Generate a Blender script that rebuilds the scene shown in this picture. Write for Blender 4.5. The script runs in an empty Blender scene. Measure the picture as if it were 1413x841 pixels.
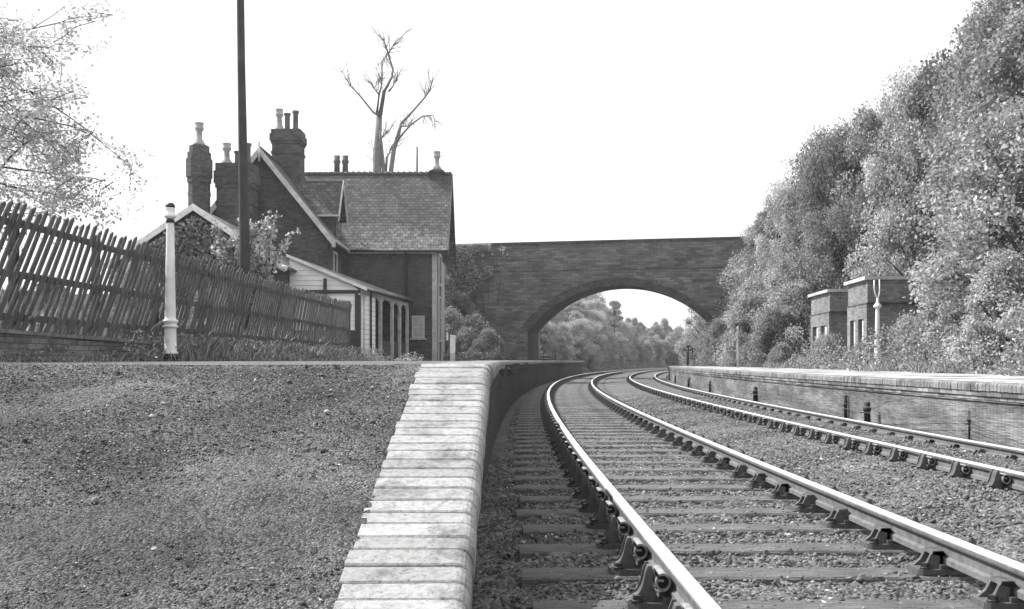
import bpy, math, random
import numpy as np
from mathutils import Vector, Matrix
random.seed(7); RNG = np.random.default_rng(7)
C = bpy.context.scene.collection
R = math.radians
F, CX, HY = 1450.0, 706.5, 498.5
def PX(px, Y): return (px-CX)*Y/F
def PZ(py, Y): return (HY-py)*Y/F

# ---------------------------------------------------------------- track alignment
DT = .25
T = np.arange(-12, 220, DT)
_k = np.interp(T, [4.7, 32.2], [.00155, .00246]); _k[T < 0] = 0; _k[T > 150] = 0
TH = -.01718 + np.concatenate([[0], np.cumsum(_k)[:-1]])*DT
XC = np.concatenate([[0], np.cumsum(np.tan(TH))[:-1]])*DT
XC = XC - np.interp(0, T, XC) + .778
SL = np.concatenate([[0], np.cumsum(DT/np.cos(TH))[:-1]])
def cx(y): return np.interp(y, T, XC)
def ct(y): return np.interp(y, T, TH)
def P(t, o):
    th = float(ct(t)); return (float(cx(t))+o*math.cos(th), t-o*math.sin(th))
GA, T2 = 1.505, 3.37
RAIL_Z = -.888; SL_TOP = -1.078
EDGE_L = -.83; EDGE_R = T2+GA+.76
def edge_drift(t): return -.013*np.maximum(0, 6.63-np.asarray(t, float))
def plat_z(Y):
    return np.where(Y < 6.63, np.maximum(-.02+.247*(Y-6.63), -1.2), np.interp(Y, [6.63, 17, 60], [-.02, .008, .02]))
PR_Z = -.29

# ---------------------------------------------------------------- mesh helpers
def tag(o, label=None, cat=None, group=None, kind=None):
    if label: o['label'] = label
    if cat: o['category'] = cat
    if group: o['group'] = group
    if kind: o['kind'] = kind
    return o
def empty(name, loc, label, cat, group=None, rz=0):
    o = bpy.data.objects.new(name, None); C.objects.link(o); o.location = loc; o.rotation_euler = (0, 0, rz)
    o.empty_display_size = .2
    return tag(o, label, cat, group)
def boxuv(me):
    uv = me.uv_layers.new(name='UVMap')
    n = len(me.loops); vi = np.zeros(n, int); me.loops.foreach_get('vertex_index', vi)
    co = np.zeros(len(me.vertices)*3); me.vertices.foreach_get('co', co); co = co.reshape(-1, 3)
    pn = np.zeros(len(me.polygons)*3); me.polygons.foreach_get('normal', pn); pn = pn.reshape(-1, 3)
    lt = np.zeros(len(me.polygons), int); me.polygons.foreach_get('loop_total', lt)
    ln = np.repeat(pn, lt, axis=0); c = co[vi]
    hor = np.hypot(ln[:, 0], ln[:, 1])
    tx = np.where(hor > 1e-4, -ln[:, 1]/np.maximum(hor, 1e-4), 1); ty = np.where(hor > 1e-4, ln[:, 0]/np.maximum(hor, 1e-4), 0)
    # snap for near horizontal faces
    flat = np.abs(ln[:, 2]) > .95
    tx = np.where(flat, 1, tx); ty = np.where(flat, 0, ty)
    u = c[:, 0]*tx+c[:, 1]*ty
    # v = bitangent
    bx = ln[:, 1]*0-ln[:, 2]*ty; by = ln[:, 2]*tx; bz = ln[:, 0]*ty-ln[:, 1]*tx
    v = c[:, 0]*bx+c[:, 1]*by+c[:, 2]*bz
    uv.data.foreach_set('uv', np.stack([u, v], 1).ravel())
def link(name, me, mats, parent=None):
    for m in (mats if isinstance(mats, (list, tuple)) else [mats]): me.materials.append(m)
    o = bpy.data.objects.new(name, me); C.objects.link(o)
    if parent is not None: o.parent = parent
    return o
class MB:
    def __init__(s, loc=(0, 0, 0)): s.v = []; s.f = []; s.m = []; s.sm = []; s.o = Vector(loc)
    def add(s, vs, fs, mi=0, smooth=False):
        b = len(s.v); s.v += [tuple(Vector(v)-s.o) for v in vs]
        s.f += [tuple(b+i for i in f) for f in fs]; s.m += [mi]*len(fs); s.sm += [smooth]*len(fs); return s
    def box(s, x0, x1, y0, y1, z0, z1, mi=0, M=None):
        vs = [Vector(p) for p in ((x0,y0,z0),(x1,y0,z0),(x1,y1,z0),(x0,y1,z0),(x0,y0,z1),(x1,y0,z1),(x1,y1,z1),(x0,y1,z1))]
        if M: vs = [M @ v for v in vs]
        return s.add(vs, [(0,3,2,1),(4,5,6,7),(0,1,5,4),(1,2,6,5),(2,3,7,6),(3,0,4,7)], mi)
    def prism(s, pts, axis, a, b, mi=0, M=None, smooth=False):
        """extrude a closed 2-D outline; axis 'x': pts=(y,z); 'y': pts=(x,z); 'z': pts=(x,y)"""
        def mk(p, t):
            v = {'x': (t, p[0], p[1]), 'y': (p[0], t, p[1]), 'z': (p[0], p[1], t)}[axis]
            return M @ Vector(v) if M else Vector(v)
        n = len(pts); vs = [mk(p, a) for p in pts]+[mk(p, b) for p in pts]
        ar = sum(pts[i][0]*pts[(i+1) % n][1]-pts[(i+1) % n][0]*pts[i][1] for i in range(n))
        fl = (ar > 0) ^ (axis == 'y') ^ (b < a)
        fs = [tuple(range(n))[::-1], tuple(range(n, 2*n))]+[(i, (i+1) % n, n+(i+1) % n, n+i) for i in range(n)]
        if not fl: fs = [f[::-1] for f in fs]
        s.add(vs, fs[:2], mi); b0 = len(s.v)-2*n
        s.f += [tuple(b0+i for i in f) for f in fs[2:]]; s.m += [mi]*n; s.sm += [smooth]*n
        return s
    def tube(s, pts, rads, seg=8, mi=0, smooth=True, cap=True):
        pts = [Vector(p) for p in pts]; rings = []
        for i, p in enumerate(pts):
            d = (pts[min(i+1, len(pts)-1)]-pts[max(i-1, 0)]).normalized()
            a = d.cross(Vector((.3, .1, 1)) if abs(d.z) < .95 else Vector((1, 0, 0))).normalized(); b = d.cross(a)
            r = rads[i] if isinstance(rads, (list, tuple)) else rads
            rings.append([p+(a*math.cos(2*math.pi*k/seg)+b*math.sin(2*math.pi*k/seg))*r for k in range(seg)])
        vs = [v for r_ in rings for v in r_]; fs = []
        for i in range(len(rings)-1):
            for k in range(seg):
                k2 = (k+1) % seg; fs.append((i*seg+k, i*seg+k2, (i+1)*seg+k2, (i+1)*seg+k))
        s.add(vs, fs, mi, smooth)
        if cap:
            b0 = len(s.v)-len(vs); s.f += [tuple(b0+k for k in range(seg))[::-1], tuple(b0+len(vs)-seg+k for k in range(seg))]
            s.m += [mi]*2; s.sm += [False]*2
        return s
    def lathe(s, prof, x, y, z, seg=16, mi=0, smooth=True, rot=0, flat=1):
        vs = []; fs = []
        for (r, h) in prof:
            for k in range(seg):
                a = 2*math.pi*(k+rot)/seg; vs.append((x+r*math.cos(a), y+r*flat*math.sin(a), z+h))
        for i in range(len(prof)-1):
            for k in range(seg):
                k2 = (k+1) % seg; fs.append((i*seg+k, i*seg+k2, (i+1)*seg+k2, (i+1)*seg+k))
        s.add(vs, fs, mi, smooth); b0 = len(s.v)-len(vs)
        s.f += [tuple(b0+k for k in range(seg))[::-1], tuple(b0+len(vs)-seg+k for k in range(seg))]; s.m += [mi]*2; s.sm += [False]*2
        return s
    def mesh(s, name):
        me = bpy.data.meshes.new(name); me.from_pydata([tuple(v) for v in s.v], [], s.f)
        me.polygons.foreach_set('material_index', s.m); me.polygons.foreach_set('use_smooth', s.sm); me.update(); boxuv(me); return me
    def build(s, name, mats, parent=None):
        if parent is not None and (s.o-parent.location).length > 1e-6 and s.o.length == 0:
            rz = parent.rotation_euler.z
            Mi = Matrix.Rotation(-rz, 3, 'Z')
            s.v = [tuple(Mi @ (Vector(v)-parent.location)) for v in s.v]
        return link(name, s.mesh(name), mats, parent)
def npmesh(name, V, Fc, mats, parent=None, rnd=None, smooth=False, sub=None):
    me = bpy.data.meshes.new(name); V = np.asarray(V, np.float32); Fc = np.asarray(Fc, np.int32)
    if sub is not None: V = V-np.array(sub, np.float32)
    k = Fc.shape[1]; me.vertices.add(len(V)); me.vertices.foreach_set('co', V.ravel())
    me.loops.add(Fc.size); me.loops.foreach_set('vertex_index', Fc.ravel())
    me.polygons.add(len(Fc)); me.polygons.foreach_set('loop_start', np.arange(0, Fc.size, k, dtype=np.int32))
    me.polygons.foreach_set('loop_total', np.full(len(Fc), k, np.int32)); me.update(calc_edges=True)
    if smooth: me.polygons.foreach_set('use_smooth', np.ones(len(Fc), bool))
    if rnd is not None:
        a = me.attributes.new('rnd', 'FLOAT', 'FACE'); a.data.foreach_set('value', np.asarray(rnd, np.float32))
    return link(name, me, mats, parent)

# ---------------------------------------------------------------- materials (a monochrome world, like the photograph)
def g(v): return (v, v, v, 1)
class NT:
    def __init__(s, name):
        s.m = bpy.data.materials.new(name); s.m.use_nodes = True; s.t = s.m.node_tree; s.n = s.t.nodes; s.l = s.t.links
        s.b = s.n['Principled BSDF']
    def node(s, t, **k):
        n = s.n.new(t)
        for a, v in k.items():
            if a.startswith('i_'): n.inputs[a[2:].replace('_', ' ')].default_value = v
            else: setattr(n, a, v)
        return n
    def co(s, kind='Object'):
        return s.node('ShaderNodeTexCoord').outputs[kind]
    def noise(s, vec, scale, detail=4, rough=.6, stretch=None):
        if stretch:
            mp = s.node('ShaderNodeMapping'); mp.inputs['Scale'].default_value = stretch; s.l.new(vec, mp.inputs[0]); vec = mp.outputs[0]
        n = s.node('ShaderNodeTexNoise'); n.inputs['Scale'].default_value = scale; n.inputs['Detail'].default_value = detail
        n.inputs['Roughness'].default_value = rough; s.l.new(vec, n.inputs['Vector']); return n.outputs['Fac']
    def ramp(s, fac, stops):
        r = s.node('ShaderNodeValToRGB'); e = r.color_ramp.elements
        while len(e) < len(stops): e.new(.5)
        for i, (p, v) in enumerate(stops): e[i].position = p; e[i].color = g(v)
        s.l.new(fac, r.inputs[0]); return r.outputs[0]
    def mul(s, a, b, op='MULTIPLY', fac=None):
        n = s.node('ShaderNodeMath', operation=op)
        for i, q in enumerate((a, b)):
            if isinstance(q, (int, float)): n.inputs[i].default_value = q
            else: s.l.new(q, n.inputs[i])
        return n.outputs[0]
    def mix(s, f, a, b):
        n = s.node('ShaderNodeMix', data_type='FLOAT')
        for i, q in ((0, f), (2, a), (3, b)):
            if isinstance(q, (int, float)): n.inputs[i].default_value = q
            else: s.l.new(q, n.inputs[i])
        return n.outputs[0]
    def bump(s, h, strength=.5, dist=.02):
        n = s.node('ShaderNodeBump'); n.inputs['Strength'].default_value = strength; n.inputs['Distance'].default_value = dist
        s.l.new(h, n.inputs['Height']); s.l.new(n.outputs[0], s.b.inputs['Normal']); return n
    def done(s, col, rough=.85, metal=0, spec=.3):
        if isinstance(col, (int, float)): s.b.inputs['Base Color'].default_value = g(col)
        else: s.l.new(col, s.b.inputs['Base Color'])
        s.b.inputs['Roughness'].default_value = rough; s.b.inputs['Metallic'].default_value = metal
        s.b.inputs['Specular IOR Level'].default_value = spec; return s.m
def paint(name, v, rough=.6, grime=.25, scale=6):
    t = NT(name); c = t.co(); n = t.noise(c, scale, 6, .65); n2 = t.noise(c, scale*.25, 3)
    col = t.mul(t.ramp(n, [(.3, v*(1-grime)), (.6, v)]), t.ramp(n2, [(.3, .75), (.65, 1)]))
    t.bump(n, .15, .01); return t.done(col, rough)
def brick(name, v, mortar, bw=.225, bh=.075, patch=.35, lime=0, bump=.5, ms=.006, var=(1.25, .7)):
    t = NT(name); uv = t.co('UV'); ob = t.co()
    b = t.node('ShaderNodeTexBrick'); t.l.new(uv, b.inputs['Vector'])
    b.inputs['Color1'].default_value = g(v*var[0]); b.inputs['Color2'].default_value = g(v*var[1]); b.inputs['Mortar'].default_value = g(mortar)
    b.inputs['Scale'].default_value = 1; b.inputs['Mortar Size'].default_value = ms; b.inputs['Mortar Smooth'].default_value = .3
    b.inputs['Brick Width'].default_value = bw; b.inputs['Row Height'].default_value = bh; b.inputs['Bias'].default_value = -.1
    n = t.noise(ob, .7, 6, .7); n3 = t.noise(ob, 9, 4, .7); 
    n2 = t.noise(ob, .5, 5, .65, (1, 1, 5))
    col = t.mul(b.outputs['Color'], t.ramp(n, [(.3, 1-patch), (.7, 1+patch*.6)])); col = t.mul(col, t.ramp(n3, [(.25, .7), (.7, 1.2)]))
    if lime: 
        m = t.ramp(n2, [(.47, 0), (.62, 1)]); col = t.mix(t.mul(m, .7), col, t.mul(t.mul(b.outputs['Color'], .9/v), lime))
    t.bump(t.mul(t.mul(b.outputs['Fac'], -1), t.mul(n3, .5), 'ADD'), bump, .012); return t.done(col, .92, 0, .15)
M = {}
M['brick_house'] = brick('brick_house', .078, .085, patch=.5, ms=.008, var=(1.4, .6))
M['brick_bridge'] = brick('brick_bridge', .125, .1, bw=.5, bh=.16, patch=.4, lime=.2, bump=.8, ms=.016, var=(1.35, .65))
M['brick_wall'] = brick('brick_wall', .12, .025, patch=.5, lime=.26, bump=1, ms=.006, var=(1.7, .45))
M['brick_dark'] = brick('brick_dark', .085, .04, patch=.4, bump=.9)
M['brick_low'] = brick('brick_low', .13, .07, patch=.6, lime=.26, bump=1)
M['brick_hut'] = brick('brick_hut', .2, .13, patch=.4)
M['stone_pale'] = paint('stone_pale', .5, .9, .3, 5)
M['white_paint'] = paint('white_paint', .86, .55, .2, 5)
M['old_white'] = paint('old_white', .62, .7, .35, 4)
M['dark_paint'] = paint('dark_paint', .05, .6, .3, 5)
M['mortar'] = paint('mortar', .03, .95, .4, 20)
M['key_steel'] = paint('key_steel', .28, .5, .4, 25)
M['hollow_shade'] = paint('hollow_shade', .012, .8, .3, 20)  # near-black colour standing for the shade inside the coil keys
M['wall_cap'] = paint('wall_cap', .2, .9, .5, 9)
M['pot'] = paint('pot', .3, .8, .3, 6)
M['dark_pot'] = paint('dark_pot', .12, .85, .3, 6)
M['iron'] = paint('iron', .035, .55, .4, 18)
M['chair_iron'] = paint('chair_iron', .11, .6, .5, 22)
M['glass'] = NT('glass').done(.02, .08, 0, .6)
def boards():
    t = NT('weatherboard'); c = t.co(); n = t.noise(c, 3, 6, .7, (1, 1, 6)); n2 = t.noise(c, .8, 4)
    col = t.mul(t.ramp(n, [(.25, .7), (.55, .93)]), t.ramp(n2, [(.3, .85), (.6, 1)])); t.bump(n, .2, .01); return t.done(col, .55)
M['weatherboard'] = boards()
def timber(name, lo, hi, st=(1, 12, 12), scale=4, bump=.6):
    t = NT(name); c = t.co(); n = t.noise(c, scale, 8, .75, st); n2 = t.noise(c, 2.3, 4); n3 = t.noise(c, 60, 3)
    col = t.mul(t.ramp(n, [(.28, lo), (.5, (lo+hi)/2), (.72, hi)]), t.ramp(n2, [(.3, .7), (.7, 1.2)])); col = t.mul(col, t.ramp(n3, [(.3, .8), (.7, 1.15)]))
    t.bump(n, bump, .02); return t.done(col, .9, 0, .15)
M['sleeper'] = timber('sleeper', .03, .30, (1, 16, 16), 7, 1.0)
M['paling'] = timber('paling', .035, .15, (8, 8, 1), 3)
M['pole'] = timber('pole', .035, .1, (14, 14, .6), 3)
def rail_top():
    t = NT('rail_top'); c = t.co(); n = t.noise(c, 12, 3, .5, (1, .05, 1)); t.b.inputs['Roughness'].default_value = .3
    m = t.done(t.ramp(n, [(.3, .72), (.7, .85)]), .42, .75, .5); return m
M['rail_top'] = rail_top()
M['rust'] = paint('rust', .16, .7, .4, 20)
def coping(k=1.0):
    t = NT('coping'); c = t.co(); n = t.noise(c, 35, 6, .7); n2 = t.noise(c, 1.6, 5, .7); rn = t.node('ShaderNodeAttribute', attribute_name='rnd').outputs['Fac']
    col = t.ramp(n, [(.28, .18), (.55, .33)]); col = t.mul(col, t.ramp(n2, [(.36, .45), (.48, 1)])); col = t.mul(col, t.ramp(rn, [(0, .82), (1, 1.08)]))
    vo = t.node('ShaderNodeTexVoronoi', feature='DISTANCE_TO_EDGE'); vo.inputs['Scale'].default_value = 3; t.l.new(c, vo.inputs['Vector'])
    sp = t.ramp(t.noise(c, 48, 3, .8), [(.30, .35), (.37, 1)]); st = t.ramp(t.noise(c, 5, 6, .8, (1, .35, 1)), [(.32, .6), (.46, 1)]); col = t.mul(t.mul(t.mul(col, sp), st), k)
    t.bump(t.mul(t.mul(n, t.noise(c, 9, 4), 'ADD'), sp, 'ADD'), .8, .008); return t.done(col, .85, 0, .15)
M['coping'] = coping(); M['coping_old'] = coping(.72)
def gravel(name, lo, hi, sc=60, big=2.0, pv=(.7, 1.25)):
    t = NT(name); c = t.co(); v = t.node('ShaderNodeTexVoronoi'); v.inputs['Scale'].default_value = sc; t.l.new(c, v.inputs['Vector'])
    bw = t.node('ShaderNodeRGBToBW'); t.l.new(v.outputs['Color'], bw.inputs[0])
    n = t.noise(c, big, 5, .65); n2 = t.noise(c, sc*.6, 5, .75)
    col = t.mul(t.ramp(bw.outputs[0], [(.15, lo), (.85, hi)]), t.ramp(n, [(.32, pv[0]), (.68, pv[1])])); col = t.mul(col, t.ramp(n2, [(.3, .6), (.7, 1.3)]))
    h = t.mul(t.mul(v.outputs['Distance'], -1), t.mul(n2, 1.2), 'ADD'); t.bump(h, .9, .02); return t.done(col, .95, 0, .1)
M['ramp_gravel'] = gravel('ramp_gravel', .045, .22, 110, 1.1, (.5, 1.45))
M['ballast'] = gravel('ballast', .05, .22, 45, 1.2)
def stone(name, lo, hi):
    t = NT(name); rn = t.node('ShaderNodeAttribute', attribute_name='rnd').outputs['Fac']; n = t.noise(t.co(), 60, 3)
    return t.done(t.mul(t.ramp(rn, [(0, lo), (.8, (lo+hi)/2), (.96, hi), (1, hi*1.9)]), t.ramp(n, [(.3, .75), (.7, 1.2)])), .9, 0, .2)
M['stone'] = stone('stone', .05, .28)
M['stone_light'] = stone('stone_light', .07, .24)
def earth():
    t = NT('earth'); c = t.co(); n = t.noise(c, .5, 8, .7); n2 = t.noise(c, 9, 6, .75)
    t.bump(n2, .8, .1); return t.done(t.mul(t.ramp(n, [(.3, .06), (.7, .13)]), t.ramp(n2, [(.3, .6), (.7, 1.3)])), .95, 0, .1)
M['earth'] = earth()
M['pot_light'] = paint('pot_light', .4, .8, .3, 6)
def paving():
    t = NT('old_paving'); c = t.co(); n = t.noise(c, .7, 7, .7); n2 = t.noise(c, 8, 6, .75)
    col = t.mix(t.ramp(n, [(.5, 0), (.58, 1)]), t.mul(.36, t.ramp(n2, [(.3, .75), (.7, 1.15)])), t.mul(.12, t.ramp(n2, [(.3, .6), (.7, 1.3)])))
    t.bump(n2, .5, .02); return t.done(col, .9, 0, .15)
M['paving'] = paving()
M['worn_surface'] = gravel('worn_surface', .08, .2, 30, .8)
def tiles(name, v, lich):
    t = NT(name); uv = t.co('UV'); ob = t.co()
    b = t.node('ShaderNodeTexBrick'); t.l.new(uv, b.inputs['Vector']); b.inputs['Scale'].default_value = 1
    b.inputs['Color1'].default_value = g(v*1.3); b.inputs['Color2'].default_value = g(v*.75); b.inputs['Mortar'].default_value = g(v*.25)
    b.inputs['Brick Width'].default_value = .26; b.inputs['Row Height'].default_value = .2; b.inputs['Mortar Size'].default_value = .014; b.inputs['Mortar Smooth'].default_value = .2
    n = t.noise(ob, 1.1, 6, .7); n4 = t.noise(uv, 4.2, 3, .6)
    sep = t.node('ShaderNodeSeparateXYZ'); t.l.new(ob, sep.inputs[0])
    low = t.ramp(t.mul(t.mul(sep.outputs['Z'], lich[1]), t.mul(n, lich[2]), 'ADD'), [(.60, 1), (.76, 0)])
    col = t.mul(t.mul(b.outputs['Color'], t.ramp(n4, [(.3, .6), (.7, 1.35)])), t.ramp(t.noise(ob, .6, 5, .7, (1, 1, .4)), [(.35, .65), (.6, 1.2)]))
    col = t.mix(t.mul(low, .85), col, t.mul(t.mul(b.outputs['Color'], lich[0]/v), t.ramp(n4, [(.35, .55), (.6, 1.3)])))
    t.bump(t.mul(b.outputs['Fac'], -1), .8, .03); return t.done(col, .8, 0, .2)
M['tiles'] = tiles('tiles', .085, (.22, .085, .3))
M['slates'] = tiles('slates', .1, (.14, .05, .3))
def leafmat(name, lo, hi, trans=.35, cl=.9):
    t = NT(name); rn = t.node('ShaderNodeAttribute', attribute_name='rnd').outputs['Fac']; oi = t.node('ShaderNodeObjectInfo').outputs['Random']
    n = t.noise(t.co(), cl, 3, .5)
    col = t.mul(t.ramp(rn, [(0, lo), (1, hi)]), t.ramp(n, [(.35, .75), (.65, 1.25)])); col = t.mul(col, t.ramp(oi, [(0, .85), (1, 1.15)]))
    t.l.new(col, t.b.inputs['Base Color']); t.b.inputs['Roughness'].default_value = .55; t.b.inputs['Specular IOR Level'].default_value = .35
    tr = t.node('ShaderNodeBsdfTranslucent'); t.l.new(col, tr.inputs[0]); mx = t.node('ShaderNodeMixShader'); mx.inputs[0].default_value = trans
    t.l.new(t.b.outputs[0], mx.inputs[1]); t.l.new(tr.outputs[0], mx.inputs[2]); t.l.new(mx.outputs[0], t.n['Material Output'].inputs[0]); return t.m
M['leaf'] = leafmat('leaf', .11, .42, .42)
M['leaf_light'] = leafmat('leaf_light', .18, .6, .42)
M['leaf_dark'] = leafmat('leaf_dark', .055, .24)
M['grass'] = leafmat('grass', .09, .42, .38, 2.5)
def bark(name, v):
    t = NT(name); n = t.noise(t.co(), 6, 6, .7, (3, 3, .6)); t.bump(n, .7, .03); return t.done(t.ramp(n, [(.3, v*.6), (.7, v*1.4)]), .95, 0, .1)
M['bark'] = bark('bark', .1)
M['bark_dead'] = bark('bark_dead', .16)

# ---------------------------------------------------------------- light, sky, camera
sc = bpy.context.scene
w = bpy.data.worlds.new('World'); sc.world = w; w.use_nodes = True; nt = w.node_tree
SUN = Vector((-.74, .36, .86)).normalized()
el = math.asin(SUN.z); az = math.atan2(SUN.x, SUN.y)
sk = nt.nodes.new('ShaderNodeTexSky'); sk.sky_type = 'NISHITA'; sk.sun_disc = False; sk.sun_elevation = el; sk.sun_rotation = az
sk.dust_density = 6; sk.air_density = 1.4; sk.ozone_density = 1; sk.altitude = 50
bw = nt.nodes.new('ShaderNodeRGBToBW'); nt.links.new(sk.outputs[0], bw.inputs[0])
cl = nt.nodes.new('ShaderNodeMath'); cl.operation = 'MAXIMUM'; cl.inputs[1].default_value = 8.0; nt.links.new(bw.outputs[0], cl.inputs[0])
nt.links.new(cl.outputs[0], nt.nodes['Background'].inputs[0]); nt.nodes['Background'].inputs[1].default_value = .105
sl = bpy.data.lights.new('sun', 'SUN'); sl.energy = 5.0; sl.angle = R(1.2); sl.color = (1, .995, .985)
so = bpy.data.objects.new('sun', sl); C.objects.link(so); so.rotation_euler = (-SUN).to_track_quat('-Z', 'Y').to_euler(); so.location = SUN*50
cam = bpy.data.cameras.new('camera'); co_ = bpy.data.objects.new('camera', cam); C.objects.link(co_); sc.camera = co_
cam.sensor_width = 36; cam.lens = 36*F/1413; cam.shift_y = (HY-420.5)/1413; cam.clip_end = 3000; cam.clip_start = .05
co_.rotation_euler = (R(90), 0, 0)
sc.view_settings.view_transform = 'Standard'; sc.view_settings.look = 'None'; sc.view_settings.exposure = .62; sc.view_settings.gamma = 1

# ---------------------------------------------------------------- terrain
def fence_x(Y): return -6.32+(Y-12.98)*.0313
def sm(a, b, x): 
    t = np.clip((x-a)/(b-a), 0, 1); return t*t*(3-2*t)
def vnoise(x, y, s, seed=0):
    r = np.random.default_rng(seed); o = 0; a = 1
    for k in range(4):
        p = r.uniform(0, 6.28, 4); q = r.uniform(-1, 1, 4)*1.3
        o = o+a*(np.sin(x/s*(2**k)*(1+.3*q[0])+y/s*q[1]*(2**k)+p[0])*np.sin(y/s*(2**k)*(1+.3*q[2])+x/s*q[3]*(2**k)+p[1])); a *= .5
    return o/1.9
def ground_h(X, Y):
    u = (X-cx(Y))*np.cos(ct(Y))
    # left of the line
    fx = fence_x(np.minimum(Y, 40))
    d = fx-.15-X
    zl = .1+sm(.3, 3.5, d)*.7*(1-sm(30, 37, Y))*sm(3, 9, Y)+.25*sm(6, 30, d)
    zl = np.where(d > 0, zl, -1.3)
    # bridge approach bank, left
    road = sm(59.5, 65.3, Y)*(1-sm(70, 76, Y))*6.0*sm(-17, -12, X)
    jamb = .2
    zl2 = np.maximum(.02*np.ones_like(X), road*sm(-1.2, -5.0, X-jamb+0*Y)) 
    cut = np.clip((-u-4.2)*.72, 0, 4.6)
    zl2 = np.where(Y > 72, np.maximum(cut, zl2*(u < -4.2)), zl2)
    nearp = (u > -4.2) & (u < EDGE_L)
    zl2 = np.where(nearp & (Y > 38), -1.3, zl2)
    zleft = np.where(Y > 38, np.where(Y > 56, zl2, np.where(X < -2.2, .0, -1.3)), zl)
    zleft = np.where((Y > 38) & (Y <= 56) & (X < -6), .05, zleft)
    zleft = np.where((Y > 83) & (u > -4.2), -1.15, zleft)
    # right
    st = np.interp(Y, [0, 31, 34, 52, 57, 70, 300], [11.2, 11.6, 14.4, 14.4, 9.6, 8.8, 8.0])
    zr = -.33+np.clip((u-st)*.72, 0, 5.2)
    zr = np.where((Y > 69) & (u < 8.8), -1.15+np.clip((u-6.2)*.5, 0, .8), zr)
    zr = np.where(u < EDGE_R+.3, -1.3, zr)
    z = np.where(u > 2, zr, zleft)
    z = np.where((u > EDGE_L-.1) & (u < EDGE_R+.3), -1.3, z)
    far = np.clip((np.hypot(X, Y-40)-170)/200, 0, 1)
    amp = np.where(z > .15, .12, .0)
    z = z+amp*vnoise(X, Y, 1.6, 3)
    return z*(1-far)+far*1.5
def grow(a, b, step, lim, f=1.25):
    m = list(np.arange(a, b, step)); s = step; x = b
    while x < lim: m.append(x); s *= f; x += s
    s = step; x = a-step; l = []
    while x > -lim: l.append(x); s *= f; x -= s
    return np.array(l[::-1]+m)
gx = grow(-26, 34, .4, 480); gy = grow(0, 150, .5, 480)
GX, GY = np.meshgrid(gx, gy); GZ = ground_h(GX, GY)
def gridfaces(nx, ny):
    i = np.arange(nx-1)[None, :]+nx*np.arange(ny-1)[:, None]; i = i.ravel(); return np.stack([i, i+1, i+nx+1, i+nx], 1)
go = npmesh('ground', np.stack([GX, GY, GZ], 2).reshape(-1, 3), gridfaces(len(gx), len(gy)), M['earth'], smooth=True)
tag(go, kind='structure')
# ballast bed
uu = np.concatenate([np.arange(EDGE_L-.14, 2.6, .05), np.arange(2.6, EDGE_R-.02, .07), [EDGE_R-.02]])
tt = np.concatenate([np.arange(.5, 2.4, .3), np.arange(2.4, 12, .04), np.arange(12, 25, .12), np.arange(25, 160, .5)])
UU, TT = np.meshgrid(uu, tt); th = ct(TT); BX = cx(TT)+UU*np.cos(th); BY = TT-UU*np.sin(th)
prof = np.interp(UU, [EDGE_L-.2, -.6, -.4, 2.0, 2.35, 2.9, 3.7, 4.8, EDGE_R], [-1.16, -1.125, -1.10, -1.10, -1.06, -1.03, -1.05, -1.09, -1.13])
BZ = prof+.018*vnoise(BX, BY, .35, 5)+.012*RNG.normal(size=BX.shape)*(TT < 14)
bo = npmesh('ballast_bed', np.stack([BX, BY, BZ], 2).reshape(-1, 3), gridfaces(len(uu), len(tt)), M['ballast']); tag(bo, kind='structure')

def octa(cen, size, rng, flat=.7):
    n = len(cen); base = np.array([[1,0,0],[0,1,0],[-1,0,0],[0,-1,0],[.35,.35,.8],[-.4,.3,.75],[0,-.4,.85],[0,0,-.8]])
    fa = np.array([[0,1,4],[1,5,4],[1,2,5],[2,6,5],[2,3,6],[3,0,6],[0,4,6],[4,5,6],[1,0,7],[2,1,7],[3,2,7],[0,3,7]])
    V = np.repeat(base[None], n, 0)*(1+.35*rng.normal(size=(n, 8, 1)))*np.array([1, 1, flat])
    V = V*(1+.25*rng.normal(size=(n, 1, 3)))
    a = rng.uniform(0, 6.28, n); ca, sa = np.cos(a), np.sin(a); t2 = rng.normal(0, .4, n); cb, sb = np.cos(t2), np.sin(t2)
    x = V[..., 0]; y = V[..., 1]*cb[:, None]-V[..., 2]*sb[:, None]; z = V[..., 1]*sb[:, None]+V[..., 2]*cb[:, None]
    V = np.stack([x*ca[:, None]-y*sa[:, None], x*sa[:, None]+y*ca[:, None], z], 2)*np.asarray(size)[:, None, None]
    V = V+cen[:, None, :]; Fc = fa[None]+8*np.arange(n)[:, None, None]
    return V.reshape(-1, 3), Fc.reshape(-1, 3), np.repeat(rng.random(n), 12)
def scatter_track(n, u0, u1, t0, t1, smin, smax, dz, seed, keep=None, power=1.6):
    r = np.random.default_rng(seed); t = t0+(t1-t0)*r.random(n)**power; u = r.uniform(u0, u1, n)
    z = np.interp(u, [EDGE_L-.2, -.6, -.4, 2.0, 2.35, 2.9, 3.7, 4.8, EDGE_R], [-1.16, -1.125, -1.10, -1.10, -1.06, -1.03, -1.05, -1.09, -1.13])+dz
    s = r.uniform(smin, smax, n); return np.stack([cx(t)+u*np.cos(ct(t)), t-u*np.sin(ct(t)), z], 1), s
a1, s1 = scatter_track(22000, EDGE_L+.05, 2.4, 2.6, 26, .007, .017, .003, 11)
a2, s2 = scatter_track(26000, 2.0, EDGE_R-.05, 3.4, 32, .008, .021, .004, 12)
a3, s3 = scatter_track(7000, -.6, 2.05, 2.8, 20, .005, .016, .022, 13)
V, Fc, rn = octa(np.concatenate([a1, a2, a3]), np.concatenate([s1, s2, s3]), np.random.default_rng(2))
tag(npmesh('ballast_stones', V, Fc, M['stone_light'], rnd=rn), 'loose grey ballast stones lying between and beside the rails', 'ballast', kind='stuff')

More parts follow.
